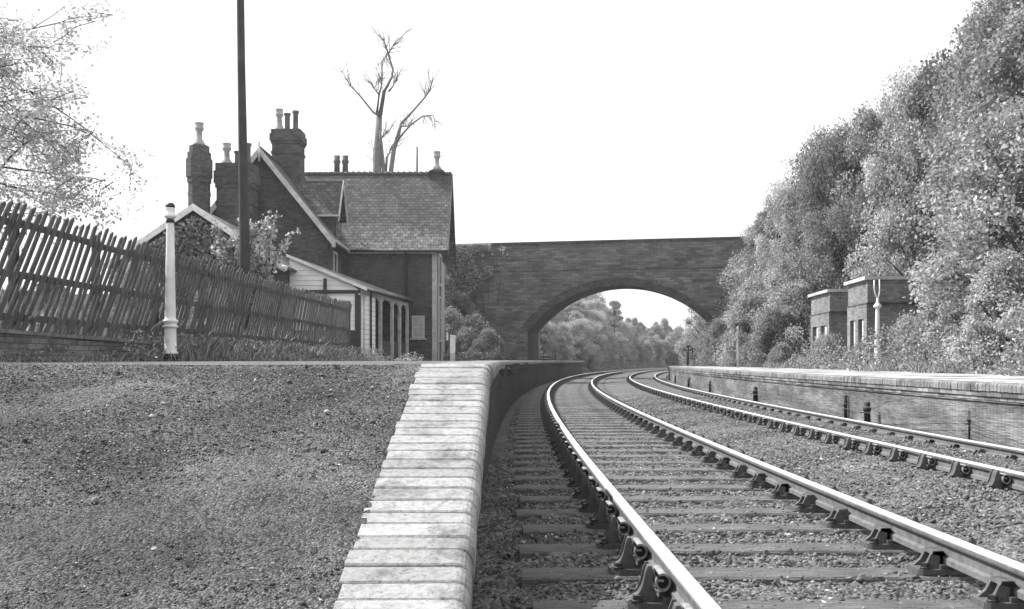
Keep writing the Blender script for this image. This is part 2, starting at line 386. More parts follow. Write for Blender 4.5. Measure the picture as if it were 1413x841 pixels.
# ---------------------------------------------------------------- left platform surface (ramp up to a crest, then level)
ow = np.concatenate([-(.435+np.arange(0, 3.0, .03))]); tw = np.concatenate([np.arange(1.6, 3.0, .2), np.arange(3.0, 7.2, .025), np.arange(7.2, 83, .6)])
rows = []
for t in tw:
    ex, ey = P(t, EDGE_L); ex += float(edge_drift(t)); fx = max(fence_x(min(t, 41))-.22, -9) if t < 41 else (ex-4.2 if t > 60 else -4.4)
    wl = ex+ow[-1]; k = np.linspace(0, 1, 8)[1:]; far_ = min(fx, wl-.6) if t < 60 else ex-4.2
    xs = np.concatenate([ex+ow, wl+(far_-wl)*k]); rows.append(np.stack([xs, np.full(len(xs), ey if False else t), np.full(len(xs), float(plat_z(np.array(t))))], 1))
RW = np.stack(rows); near = (RW[..., 1] < 7.3)
RW[..., 2] += -.012+np.where(near, .012*vnoise(RW[..., 0], RW[..., 1], .28, 8)+.004*RNG.normal(size=near.shape)+.02*vnoise(RW[..., 0], RW[..., 1], 1.1, 18)+.012*vnoise(RW[..., 0], RW[..., 1], .06, 9), .004*vnoise(RW[..., 0], RW[..., 1], .8, 8))
for i_, t in enumerate(tw):
    if t > 60: RW[i_, :, 0] = cx(t)+(EDGE_L-.435)+(RW[i_, :, 0]-RW[i_, 0, 0])
ro = npmesh('platform_surface', RW.reshape(-1, 3), gridfaces(RW.shape[1], RW.shape[0])[:, ::-1], [M['ramp_gravel'], M['worn_surface']]); tag(ro, kind='structure')
nn = RW.shape[1]-1; mi = np.zeros((len(tw)-1, nn), int); mi[tw[:-1] > 7.4] = 1; ro.data.polygons.foreach_set('material_index', mi.ravel())
r = np.random.default_rng(31); n = 26000
t = 3.1+3.6*r.random(n); ox = -.43-3.1*r.random(n)**.9; x = cx(t)+EDGE_L+edge_drift(t)+ox
ce = np.stack([x, t, plat_z(t)-.008], 1); V, Fc, rn = octa(ce, r.uniform(.0026, .0075, n)*(1+1.2*(r.random(n) > .985)), r)
tag(npmesh('loose_gravel', V, Fc, M['stone'], rnd=rn), 'fine cinders and gravel on the left platform ramp', 'gravel', kind='stuff')

# ---------------------------------------------------------------- platform edges
def sweep_brick_coping(name, edge_off0, sgn, t0, t1, pitch, depth, zf, parent, mat, hgt=.11, rb=.055, seed=3, gap=.012):
    """bullnosed coping bricks laid across the edge; sgn +1 when the track lies on the + side"""
    r = random.Random(seed); pf = [(-depth, -hgt), (-depth, 0)]
    for k in range(6):
        a = math.pi/2*k/5; pf.append((-rb+rb*math.sin(a), -rb+rb*math.cos(a)))
    pf += [(0, -hgt), (-.03, -hgt)]
    vs = []; fs = []; rn = []; t = t0; n = len(pf)
    while t < t1:
        pw = pitch*r.uniform(.86, 1.14); jz = r.uniform(-.0025, .002); jo = r.uniform(-.004, .004); tilt = r.uniform(-.002, .002); jl = r.uniform(-.012, .012)
        b = len(vs)
        for e, tq in enumerate((t+gap/2, t+gap/2+.006, t+pw-gap/2-.006, t+pw-gap/2)):
            th_ = float(ct(tq)); edge_off = edge_off0+(float(edge_drift(tq)) if sgn > 0 else 0); ins = .006 if e in (0, 3) else 0
            for (o_, z_) in pf:
                oo = o_+jo+(jl if o_ < -.1 else 0); x_ = float(cx(tq))+(edge_off+sgn*oo)*math.cos(th_); y_ = tq-(edge_off+sgn*oo)*math.sin(th_)
                vs.append((x_, y_, float(zf(tq))+z_+jz+tilt*(1+o_/depth)-(ins if z_ > -hgt else 0)))
        ring = [[b+e*n+k for k in range(n)] for e in range(4)]
        for e in range(3):
            for k in range(n):
                k2 = (k+1) % n; q = (ring[e][k], ring[e][k2], ring[e+1][k2], ring[e+1][k]); fs.append(q if sgn > 0 else q[::-1])
        fs.append(tuple(ring[0])[::-1]); fs.append(tuple(ring[3])); v_ = r.random(); rn += [v_]*(3*n+2); t += pw
    me = bpy.data.meshes.new(name); me.from_pydata([tuple(Vector(v)-parent.location) for v in vs], [], fs)
    at = me.attributes.new('rnd', 'FLOAT', 'FACE'); at.data.foreach_set('value', rn); return link(name, me, mat, parent)
def sweep_profile(name, pf, edge_off, sgn, ts, zf, parent, mat, ends=True):
    vs = []; fs = []; n = len(pf); L = [0]
    for i in range(1, n): L.append(L[-1]+math.hypot(pf[i][0]-pf[i-1][0], pf[i][1]-pf[i-1][1]))
    for t in ts:
        th_ = float(ct(t))
        for (o_, z_) in pf:
            zz = float(zf(t))+z_ if z_ > -5 else -1.3
            q = edge_off+(float(edge_drift(t)) if sgn > 0 else 0)+sgn*o_; vs.append((float(cx(t))+q*math.cos(th_), t-q*math.sin(th_), zz))
    for i in range(len(ts)-1):
        for k in range(n-1):
            q = (i*n+k, (i+1)*n+k, (i+1)*n+k+1, i*n+k+1); fs.append(q if sgn > 0 else q[::-1])
    e = tuple(range((len(ts)-1)*n, len(ts)*n))
    if ends: fs.append(e)
    me = bpy.data.meshes.new(name); me.from_pydata([tuple(Vector(v)-parent.location) for v in vs], [], fs)
    uv = me.uv_layers.new(name='UVMap'); S = np.interp(ts, T, SL)
    for p in me.polygons:
        for li in p.loop_indices:
            vi = me.loops[li].vertex_index; i, k = divmod(vi, n); uv.data[li].uv = (S[i], -L[k])
    return link(name, me, mat, parent)
pe = empty('platform_edge', (*P(6.6, EDGE_L), -1.1), 'curving edge wall of the left platform with pale bullnosed coping sloping down towards the viewer', 'platform edge')
sweep_brick_coping('coping', EDGE_L, 1, 2.4, 82, .122, .45, lambda t: float(plat_z(np.array(t))), pe, M['coping'], hgt=.12, rb=.055)
ts = list(np.arange(2.2, 12, .2))+list(np.arange(12, 82, .8))+[82]
WP = [(-.03, -.121), (-.03, -.195), (-.055, -.197), (-.055, -.27), (-.085, -.272), (-.085, -.35), (-.11, -.352), (-.11, -9)]
sweep_profile('mortar', [(-.46, -.018), (-.06, -.018), (-.03, -.035), (-.016, -.07), (-.016, -.118), (-.46, -.118)], EDGE_L, 1, ts, lambda t: float(plat_z(np.array(t))), pe, M['mortar'])
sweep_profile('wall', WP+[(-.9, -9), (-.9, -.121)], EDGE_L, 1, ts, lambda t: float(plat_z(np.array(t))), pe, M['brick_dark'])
pr = empty('platform_edge', (*P(20, EDGE_R), -1.1), 'long brick edge wall of the right platform, topped by a row of pale bullnosed bricks', 'platform edge')
tR = 67
cpR = sweep_brick_coping('coping', EDGE_R, -1, 5, tR, .115, .3, lambda t: PR_Z+.0*t, pr, M['coping_old'], hgt=.11, rb=.035, seed=5, gap=.014)
sweep_profile('mortar', [(-.29, -.012), (-.05, -.012), (-.02, -.03), (-.01, -.06), (-.01, -.108), (-.29, -.108)], EDGE_R, -1, list(np.arange(5, tR, .8))+[tR], lambda t: PR_Z, pr, M['mortar'])
sweep_profile('wall', [(-.02, -.111), (-.02, -.18), (-.045, -.182), (-.045, -.255), (-.07, -.257), (-.07, -9), (-1, -9), (-1, -.111)], EDGE_R, -1, list(np.arange(5, tR, .8))+[tR], lambda t: PR_Z, pr, M['brick_wall'])
# right platform top
us = np.array([.28, .6, 1, 1.6, 2.4, 3.2, 4, 5, 6, 7, 8.2, 10]); ts2 = np.arange(4.8, tR+.3, .4)
U2, TT2 = np.meshgrid(us+EDGE_R, ts2); th = ct(TT2); X2 = cx(TT2)+U2*np.cos(th); Y2 = TT2-U2*np.sin(th)
Z2 = np.full_like(X2, PR_Z-.012)+np.where(U2 > EDGE_R+.4, .015*vnoise(X2, Y2, 1.1, 4)+.012, 0)
tag(npmesh('platform_paving', np.stack([X2, Y2, Z2], 2).reshape(-1, 3), gridfaces(len(us), len(ts2)), M['paving']), kind='structure')

# ---------------------------------------------------------------- rails, sleepers, chairs
def rail(off, z, t0, t1, label):
    pf = [(-.02, 0), (.02, 0), (.031, -.004), (.035, -.013), (.035, -.033), (.026, -.045), (.0095, -.052), (.0095, -.1), (.028, -.11), (.03, -.137), (-.03, -.137), (-.028, -.11), (-.0095, -.1), (-.0095, -.052), (-.026, -.045), (-.035, -.033), (-.035, -.013), (-.031, -.004)]
    ts = np.concatenate([np.arange(t0, 30, .5), np.arange(30, t1, 1.0)]); n = len(pf); x0, y0 = P(6, off); root = bpy.data.objects.new('tmp', None)
    V = []; 
    for t in ts:
        th_ = float(ct(t))
        for o_, z_ in pf: V.append((float(cx(t))+(off+o_)*math.cos(th_)-x0, t-(off+o_)*math.sin(th_)-y0, z_))
    fs = []; mi = []
    for i in range(len(ts)-1):
        for k in range(n):
            k2 = (k+1) % n; fs.append((i*n+k, i*n+k2, (i+1)*n+k2, (i+1)*n+k)); mi.append(0 if k in (0, 1, 17, 16, 2) else 1)
    fs.append(tuple(range(n))[::-1]); mi.append(1)
    me = bpy.data.meshes.new('rail'); me.from_pydata(V, [], fs); me.polygons.foreach_set('material_index', mi); me.polygons.foreach_set('use_smooth', [k for k in [True]*(len(fs)-1)+[False]])
    bpy.data.objects.remove(root); o = link('rail', me, [M['rail_top'], M['rust']]); o.location = (x0, y0, z)
    try: me.set_sharp_from_angle(angle=R(40))
    except Exception: pass
    return tag(o, label, 'rail')
rails = [rail(0, RAIL_Z, 2.2, 160, 'shiny-topped rail nearest the left platform, curving away to the right under the bridge'),
 rail(GA, RAIL_Z, 2.4, 160, 'second rail from the left platform, thick in the lower right corner of the view'),
 rail(T2, RAIL_Z, 3, 160, 'third rail from the left, beside the wide strip of ballast between the tracks'),
 rail(T2+GA, RAIL_Z-.073, 3, 160, 'rail nearest the right platform wall')]
for (ri, off, t) in ((2, T2, 24.9), (2, T2, 13.5), (3, T2+GA, 31.4), (3, T2+GA, 21.5), (3, T2+GA, 40), (0, 0, 30), (1, GA, 21)):
    x0, y0 = P(t, off); th_ = -float(ct(t)); rr = rails[ri]
    m = MB(); 
    for s in (-1, 1):
        m.box(s*.012 if s > 0 else -.03, .03 if s > 0 else -.012, -.23, .23, -.105, -.05)
        for b in (-.16, -.06, .06, .16): m.lathe([(.016, 0), (.016, .02)], 0, 0, 0, 6) if False else m.box(s*.03-(.018 if s < 0 else 0), s*.03+(.018 if s > 0 else 0), b-.014, b+.014, -.09, -.062)
    o = m.build('fishplate', M['iron'], rr); o.location = (x0-rr.location.x, y0-rr.location.y, 0); o.rotation_euler = (0, 0, th_)
# chair pieces, local: x outward across the rail, y along it, z up from sleeper top; rail bottom at .05
def chair_mesh(keyside):
    m = MB(); k = keyside
    # plate with rounded corners
    pl = [(-.17, -.07), (-.15, -.095), (.17, -.095), (.21, -.06), (.21, .06), (.17, .095), (-.15, .095), (-.17, .07)]
    m.prism(pl, 'z', 0, .028); m.box(-.06, .06, -.085, .085, .028, .05)
    # outer jaw (key side), concave buttress
    pf = [(.07, .028), (.215, .028), (.185, .036), (.16, .052), (.143, .078), (.132, .11), (.125, .145), (.116, .172), (.104, .176), (.098, .16), (.10, .10), (.085, .06)]
    m.prism(pf, 'y', -.045, .045)
    for yy in (-.056, .045): m.prism([(.09, .028), (.215, .028), (.18, .044), (.156, .07), (.143, .105), (.134, .15), (.122, .182), (.106, .182), (.1, .1)], 'y', yy, yy+.011)
    # inner jaw
    pf = [(-.036, .055), (-.016, .075), (-.016, .098), (-.034, .112), (-.078, .112), (-.094, .098), (-.112, .06), (-.15, .028), (-.036, .028)]
    for yy in (-.055, .033): m.prism(pf, 'y', yy, yy+.022)
    m.prism([(-.018, .09), (-.03, .116), (-.085, .116), (-.09, .098), (-.03, .085)], 'y', -.055, .055)
    m.box(-.05, -.034, -.055, .055, .028, .09)
    if k: m.v = [(-a, b, c) for a, b, c in m.v]; m.f = [f[::-1] for f in m.f]
    me = m.mesh('chair'); me.materials.append(M['chair_iron']); return me
def key_mesh(k):
    m = MB(); ro, ri, seg = .036, .021, 16; cxk = .062; cz = .118; vs = []; fs = []
    for y_ in (-.095, .095):
        for i in range(seg+1):
            a = R(60)+2*math.pi*i/seg*.93; rr = ro*(1-.10*i/seg)
            vs += [(cxk+rr*math.cos(a), y_, cz+rr*1.15*math.sin(a)), (cxk+(rr-.009)*math.cos(a), y_, cz+(rr-.009)*1.15*math.sin(a))]
    N = 2*(seg+1)
    for i in range(seg):
        a, b, c, d = 2*i, 2*i+1, 2*i+2, 2*i+3
        fs += [(a, c, d, b), (N+b, N+d, N+c, N+a), (a, N+a, N+c, c), (b, d, N+d, N+b)]
    fs += [(0, 1, N+1, N), (N-2, N+N-2, N+N-1, N-1)]; m.add(vs, fs, 0, False)
    m.prism([(cxk+.0275*math.cos(q), cz+.031*math.sin(q)) for q in [2*math.pi*i/12 for i in range(12)]], 'y', -.083, .083, 1); m.box(cxk-.004, cxk+.026, -.09, .09, cz+.002, cz+.011, 0)  # dark plug paints the shade inside the hollow coil; no solid core there
    if k: m.v = [(-a, b, c) for a, b, c in m.v]; m.f = [f[::-1] for f in m.f]
    me = m.mesh('key'); me.materials.append(M['key_steel']); me.materials.append(M['hollow_shade']); return me
def bolt_mesh():
    m = MB(); m.box(-.016, .016, -.016, .016, .012, .03); m.lathe([(.026, 0), (.024, .012)], 0, 0, 0, 10); me = m.mesh('bolt'); me.materials.append(M['iron']); return me
CH = [chair_mesh(0), chair_mesh(1)]; KY = [key_mesh(0), key_mesh(1)]; BO = bolt_mesh()
def sleeper_mesh(seed):
    r = random.Random(seed); m = MB(); n = 14; L0, L1 = -.64+r.uniform(-.03, .02), 2.06+r.uniform(-.02, .03); rows = []
    yc = [(-.128, -.13), (-.128, -.012), (-.118, 0), (-.04, .003), (.04, .003), (.118, 0), (.128, -.012), (.128, -.13)]
    vs = []; fs = []; k = len(yc)
    for i in range(n+1):
        x_ = L0+(L1-L0)*i/n; jy = r.uniform(-.004, .004); jz = r.uniform(-.004, .002)
        for (y_, z_) in yc: vs.append((x_, y_+jy+r.uniform(-.002, .002), z_+(jz if z_ > -.1 else 0)))
    for i in range(n):
        for j in range(k-1): fs.append((i*k+j, i*k+j+1, (i+1)*k+j+1, (i+1)*k+j)[::-1])
    fs += [tuple(range(k))[::-1], tuple(range(n*k, n*k+k))]
    m.add(vs, fs); me = m.mesh('sleeper'); me.materials.append(M['sleeper']); return me
SM = [sleeper_mesh(i) for i in range(5)]
def newobj(name, me, parent, loc=(0, 0, 0), rz=0):
    o = bpy.data.objects.new(name, me); C.objects.link(o); o.parent = parent; o.location = loc; o.rotation_euler = (0, 0, rz); return o
def lay_track(base, tstart, tend, ztop, tilt, label, group, seed, sub):
    r = random.Random(seed); s = float(np.interp(tstart, T, SL)); i = 0
    while True:
        t = float(np.interp(s, SL, T))
        if t > tend: break
        x_, y_ = P(t, base); o = bpy.data.objects.new('sleeper', SM[i % 5]); C.objects.link(o)
        o.location = (x_, y_, ztop); o.rotation_euler = (0, tilt, -float(ct(t))+r.uniform(-.016, .016)); tag(o, label, 'sleeper', group)
        for k, off in ((1, 0), (0, GA)):
            c = newobj('chair', CH[k], o, (off, 0, .003))
            if t < 34:
                newobj('key', KY[k], c, (0, 0, 0))
            if t < 14:
                for (bx, by) in (((-.185 if k else .185), .072), ((.14 if k else -.14), -.072), ((-.185 if k else .185), -.072)):
                    newobj('bolt', BO, c, (bx*.93, by*.92, .028), r.uniform(0, 1.5))
        s += .735*r.uniform(.985, 1.015) if seed == 1 else .755; i += 1
lay_track(0, 3.15, 90, SL_TOP, 0, 'weathered timber sleeper with two iron rail chairs under the near left-hand track', 'sleepers of the left-hand track', 1, True)
lay_track(T2, 4.8, 90, SL_TOP-.002, math.asin(.073/GA), 'ballast-covered timber sleeper with iron rail chairs under the right-hand track by the far platform', 'sleepers of the right-hand track', 2, True)

# ---------------------------------------------------------------- posts along the foot of the right platform wall
sp0 = None
for i, (px, Y, h, rad) in enumerate(((1341, 14.7, .44, .045), (1197, 18.5, .40, .06), (1167, 20.2, .47, .035), (1075, 26.3, .42, .04), (1042, 28.7, .42, .055), (980, 37.7, .4, .045), (950, 45, .4, .045), (932, 53, .38, .045))):
    lab = ['short dark iron stake in front of the right platform wall, nearest the viewer', 'stout round-capped stub post against the right platform wall', 'thin tall stake just beyond the stout round-capped post at the right platform wall',
      'dark stake by the right platform wall, near one of a pair', 'stout dark stake by the right platform wall, further one of a pair', 'small stake about halfway to the far end of the right platform wall', 'second stake from the far end of the right platform wall', 'stake at the far end of the right platform wall'][i]
    m = MB(); x_ = PX(px, Y); m.lathe([(rad, 0), (rad*.95, h*.6), (rad*1.25, h*.62), (rad*1.2, h*.74), (rad*.9, h*.78), (rad, h-.02), (rad*.7, h)], 0, 0, 0, 10)
    m.tube([(0, -.02, h*.55), (-rad*2.2, -.02, h*.55)], .012, 6)
    o = link('stake', m.mesh('stake'), M['iron']); o.location = (x_, Y, -1.12); o.rotation_euler = (R(random.uniform(-2, 2)), R(random.uniform(-2, 3)), 0); tag(o, lab, 'stake', 'stakes along the right platform wall')
for zz, lab in ((-.80, 'upper thin signal wire strung along the right platform wall'), (-.9, 'lower thin signal wire strung along the right platform wall')):
    m = MB(); pts = [(PX(px, Y)-.09, Y, zz) for px, Y in ((1480, 11.4), (1341, 14.7), (1197, 18.5), (1167, 20.2), (1075, 26.3), (1042, 28.7), (980, 37.7), (950, 45), (932, 53))]
    m.tube(pts, .004, 4); tag(m.build('signal_wire', M['rust']), lab, 'wire')

# ---------------------------------------------------------------- low wall and paling fence
def bottom_z(Y): return float(np.interp(Y, [9, 13, 20, 36, 45], [.40, .39, .30, .27, .25]))
m = MB(); ys = list(np.arange(7.5, 43, .5))
lw = empty('low_wall', (fence_x(16), 16, 0), 'low dark brick retaining wall under the slanted paling fence, with a pale worn top', 'wall')
for i in range(len(ys)-1):
    y0, y1 = ys[i], ys[i+1]; a = [(fence_x(y0), y0), (fence_x(y1), y1)]; z0, z1 = bottom_z(y0)-.05, bottom_z(y1)-.05
    m.add([(a[0][0]+.12, y0, -.1), (a[1][0]+.12, y1, -.1), (a[1][0]+.12, y1, z1), (a[0][0]+.12, y0, z0)], [(0, 1, 2, 3)])
m.build('wall', M['brick_low'], lw)
m = MB(); rr = random.Random(4)
for i in range(len(ys)-1):
    y0, y1 = ys[i]+.003, ys[i+1]-.003; j = rr.uniform(-.012, .012); z0, z1 = bottom_z(y0)-.05, bottom_z(y1)-.05
    c = [(fence_x(y0)-.2, y0), (fence_x(y0)+.15+j, y0), (fence_x(y1)+.15+j, y1), (fence_x(y1)-.2, y1)]
    zz = [z0, z0, z1, z1]; m.add([(x_, y_, z_+.001) for (x_, y_), z_ in zip(c, zz)]+[(x_, y_, z_+.05+j*.5) for (x_, y_), z_ in zip(c, zz)], [(0,3,2,1),(4,5,6,7),(0,1,5,4),(1,2,6,5),(2,3,7,6),(3,0,4,7)])
m.build('coping', M['wall_cap'], lw)
fe = empty('paling_fence', (fence_x(16), 16, .35), 'tall dark timber fence of slanted pointed palings on a low wall along the left platform', 'fence')
rr = random.Random(21); LEAN = .80; bay = 2.45
def topz(Y): return float(np.interp(Y, [9, 13, 36, 40], [2.02, 2.0, 2.0, 2.0]))
y = 8.6; b = 0
while y < 36:
    ye = min(y+bay, 36.0); m = MB(); yy = y
    for zr in (1.75, 1.1, .55):
        m2 = MB(); fxa, fxb = fence_x(y)-.03, fence_x(ye)-.03; dz = rr.uniform(-.02, .02)
        M4 = None; m2.add([(fxa, y, zr-.045+dz), (fxa+.04, y, zr-.045+dz), (fxa+.04, y, zr+.045+dz), (fxa, y, zr+.045+dz), (fxb, ye, zr-.045), (fxb+.04, ye, zr-.045), (fxb+.04, ye, zr+.045), (fxb, ye, zr+.045)],
            [(0,1,2,3),(7,6,5,4),(0,4,5,1),(1,5,6,2),(2,6,7,3),(3,7,4,0)]); m2.build('rail', M['paling'], fe)
    while yy < ye:
        zb = bottom_z(yy)+.0; tz = topz(yy)+rr.uniform(-.05, .05); lean = LEAN+rr.gauss(0, .035); 
        u_ = rr.random()
        if yy < 16: lean -= .03
        if u_ < .02: yy += .19; continue
        if u_ < .05: lean += rr.choice((-.12, .12))
        if u_ > .97: tz -= rr.uniform(.1, .5)
        h = tz-zb; w_ = .080*rr.uniform(.85, 1.15)/math.cos(math.atan(lean))*.5; y0 = yy-h*lean*.62; 
        xo = fence_x(yy)+.012+rr.uniform(0, .006); yt = y0+h*lean
        x0_, x1_ = xo, xo+.02; tip = .045
        yc_, zc_ = (y0+(h-tip)*lean), tz-tip
        pts = [(y0-w_, zb), (y0+w_, zb), (yc_+w_, zc_), (y0+h*lean+.005, tz), (yc_-w_, zc_)]
        sk_ = fence_x(yt)-fence_x(y0); vs = []
        for xx in (x0_, x1_):
            for (a_, z_) in pts: vs.append((xx+(fence_x(a_)-fence_x(yy)), a_, z_))
        m.add(vs, [(0, 1, 2, 3, 4)[::-1], (5, 6, 7, 8, 9)]+[(i, (i+1) % 5, 5+(i+1) % 5, 5+i) for i in range(5)])
        yy += .19*rr.uniform(.93, 1.07)
    m.build('paling_panel', M['paling'], fe)
    m3 = MB(); fx = fence_x(y)-.1; ln = rr.uniform(-.03, .05); M4 = Matrix.Translation((fx, y, .3)) @ Matrix.Shear('XY', 4, (0, ln)) 
    m3.box(-.05, .05, -.05, .05, -.3, 1.6, 0, M4); m3.build('post', M['paling'], fe); y += bay; b += 1
m3 = MB(); fx = fence_x(36); m3.box(fx-.15, fx+.05, 35.95, 36.12, 0, 2.05); m3.build('post', M['paling'], fe)

# ---------------------------------------------------------------- lamp standards and telegraph pole
def lamp_column(Y, px, H, label, head=0, zb=.0, shaft=.088):
    x_ = PX(px, Y); r_ = empty('lamp_post', (x_, Y, zb), label, 'lamp post'); k = H/2.57
    m = MB(); m.lathe([(.13, 0), (.13, .08*k), (.118, .085*k)], 0, 0, 0, 16); m.build('plinth', M['iron'] if head == 0 else M['old_white']).parent = r_
    pf = [(.125, .085), (.125, .11), (.1, .13), (.094, .5), (.098, .515), (.124, .525), (.13, .545), (.1, .565), (.1, .585), (.118, .6), (.128, .625), (.122, .64), (.092, .66), (shaft, .7), (.062, 2.2), (.058, 2.24), (.058, 2.245)]
    m = MB(); m.lathe([(a, b*k) for a, b in pf], 0, 0, 0, 20); m.build('shaft', M['white_paint']).parent = r_
    if head == 0:
        m = MB(); m.lathe([(a, b*k) for a, b in [(.07, 2.246), (.072, 2.28), (.055, 2.30), (.055, 2.305)]], 0, 0, 0, 20); m.build('neck', M['iron']).parent = r_
        m = MB(); m.lathe([(a, b*k) for a, b in [(.06, 2.306), (.098, 2.34), (.1, 2.37), (.08, 2.385), (.076, 2.47), (.085, 2.49)]], 0, 0, 0, 20); m.build('capital', M['white_paint']).parent = r_
        m = MB(); m.lathe([(a, b*k) for a, b in [(.075, 2.492), (.08, 2.52), (.06, 2.56), (.03, 2.575)]], 0, 0, 0, 16); m.build('cap', M['iron']).parent = r_
    else:
        m = MB(); m.lathe([(a, b*k) for a, b in [(.06, 2.246), (.1, 2.27), (.135, 2.31), (.13, 2.34), (.09, 2.4), (.06, 2.44), (.04, 2.5), (.035, 2.62)]], 0, 0, 0, 16); m.build('capital', M['white_paint']).parent = r_
        m = MB(); z0 = 2.6*k
        m.tube([(0, 0, z0-.03), (-.07, 0, z0+.14), (-.11, 0, z0+.32), (-.11, 0, z0+.6)], .02, 8); m.tube([(0, 0, z0-.03), (.05, 0, z0+.14), (.07, 0, z0+.3), (.06, 0, z0+.62)], .02, 8)
        m.build('bracket', M['white_paint']).parent = r_
    return r_
lamp_column(17.3, 235, 2.57, 'white cast iron lamp column without a lantern, in front of the slanted paling fence', 0, .03)
lamp_column(34, 1211, 2.3, 'white lamp column with a forked lantern bracket, in front of the nearer brick hut', 1, -.31, .1)
pp_ = empty('post', (PX(1018, 47), 47, -.31), 'slim pale post before the bushes, between the further hut and the bridge', 'post')
m = MB(); m.lathe([(.05, 0), (.045, 1.0), (.04, 1.72), (.055, 1.74), (.055, 1.8), (.02, 1.86)], PX(1018, 47), 47, -.31, 8); m.build('shaft', M['stone_pale'], pp_)
m = MB(); Yp = 27.2; xb, xt = PX(338, Yp), PX(331, Yp)
pl = empty('telegraph_pole', (xb, Yp, 0), 'tall dark telegraph pole rising past the top of the view behind the paling fence', 'telegraph pole')
m.tube([(xb, Yp, 0), (xb+(PX(337.5, Yp)-xb), Yp, 3), (xt+.04, Yp, 7.5), (xt, Yp, 10.5), (xt-.01, Yp, 12)], [.135, .13, .10, .092, .085], 14); m.build('pole', M['pole'], pl)
m = MB(); m.box(xt-.9, xt+.9, Yp-.14, Yp-.06, 11.5, 11.62); m.build('cross_arm', M['pole'], pl)

# ---------------------------------------------------------------- station house
hs = empty('station_house', (-7, 50, 0), 'two-storey dark brick station house with steep tiled roofs, a white-boarded gable and clustered chimneys', 'house')
def roof_slab(m, pts, th=.12):
    """pts 4 corners in order (ccw seen from outside); thickness goes to the inside"""
    p = [Vector(q) for q in pts]; n = (p[1]-p[0]).cross(p[2]-p[1]).normalized(); q = [a-n*th for a in p]
    m.add(p+q, [(0,1,2,3),(7,6,5,4),(0,4,5,1),(1,5,6,2),(2,6,7,3),(3,7,4,0)]); return m
# gable wing
ax, az_, fy = -11.38, PZ(207, 47.7), 47.7; ez = PZ(333, 47.7); ex = PX(462, 47.7); sl_ = (az_-ez)/(ex-ax); lx = 2*ax-ex
wr, wl_ = -8.35, -14.4; wz = az_-sl_*(wr-ax)-.16
m = MB(); m.prism([(wl_, -.2), (wr, -.2), (wr, wz), (ax, az_-.2), (wl_, wz)], 'y', fy, 58.6); m.build('wing_wall', M['brick_house'], hs)
m = MB(); roof_slab(m, [(ex, 47.35, ez), (ex, 58.9, ez), (ax, 58.9, az_), (ax, 47.35, az_)]); roof_slab(m, [(ax, 47.35, az_), (ax, 58.9, az_), (lx, 58.9, ez), (lx, 47.35, ez)])
m.tube([(ax, 47.35, az_+.02), (ax, 58.9, az_+.02)], .09, 8); m.build('wing_roof', M['tiles'], hs)
def barge(m, A, B, wd=.3, thick=.05, axis='y'):
    A, B = Vector(A), Vector(B); dn = Vector((0, 0, -wd)); off = Vector((0, -thick, 0)) if axis == 'y' else Vector((thick, 0, 0))
    m.add([A, B, B+dn, A+dn, A+off, B+off, B+dn+off, A+dn+off], [(0,1,2,3),(7,6,5,4),(0,4,5,1),(1,5,6,2),(2,6,7,3),(3,7,4,0)])
for (A, B) in (((ax, 47.34, az_+.06), (ex+.04, 47.34, ez)), ((ax, 47.34, az_+.06), (lx-.04, 47.34, ez))):
    m = MB(); barge(m, A, B, .34); m.build('bargeboard', M['old_white'], hs)
m = MB(); m.lathe([(.05, 0), (.06, .3), (.1, .36), (.05, .42), (.045, .8), (.01, .95)], ax, 47.28, az_-.6, 8); m.build('finial', M['old_white'], hs)
# cross wing
cy, ce = 52.0, PZ(345, 51.65); rz_ = PZ(240.5, 55.3); vx = PX(617.5, 51.65)
m = MB(); m.prism([(cy, -.2), (58.6, -.2), (58.6, ce+.2), (55.3, rz_-.2), (cy, ce+.2)], 'x', -8.33, -3.8); m.build('wall', M['brick_house'], hs)
m = MB(); roof_slab(m, [(-11.0, 51.65, ce), (vx, 51.65, ce), (vx, 55.3, rz_), (-11.0, 55.3, rz_)]); roof_slab(m, [(vx, 58.95, ce), (-11.0, 58.95, ce), (-11.0, 55.3, rz_), (vx, 55.3, rz_)])
m.build('roof', M['tiles'], hs)
m = MB()
for i in range(26):
    x0 = -10.9+i*.297
    m.tube([(x0, 55.3, rz_+.02), (x0+.285, 55.3, rz_+.035)], .095, 8)
    m.box(x0+.12, x0+.18, 55.28, 55.32, rz_+.1, rz_+.17) if 6 < i < 24 else None
m.build('ridge', M['dark_pot'], hs)
for ya in (51.65, 58.95):
    m = MB(); barge(m, (vx+.002, 55.3, rz_+.04), (vx+.002, ya, ce), .3, .05, 'x'); m.build('bargeboard', M['dark_pot'], hs)
m = MB(); m.tube([(-8.0, 51.56, ce-.06), (vx+.03, 51.56, ce-.08)], .07, 8); m.build('gutter', M['dark_paint'], hs)
m = MB(); m.box(-8.1, -3.75, 51.7, 51.97, ce-.16, ce-.08); m.build('soffit_board', M['old_white'], hs)
m = MB(); xd = PX(561, 51.9); m.tube([(xd, 51.6, ce-.1), (xd, 51.9, ce-.5), (xd, 51.9, 0)], .045, 8); m.build('downpipe', M['iron'], hs)
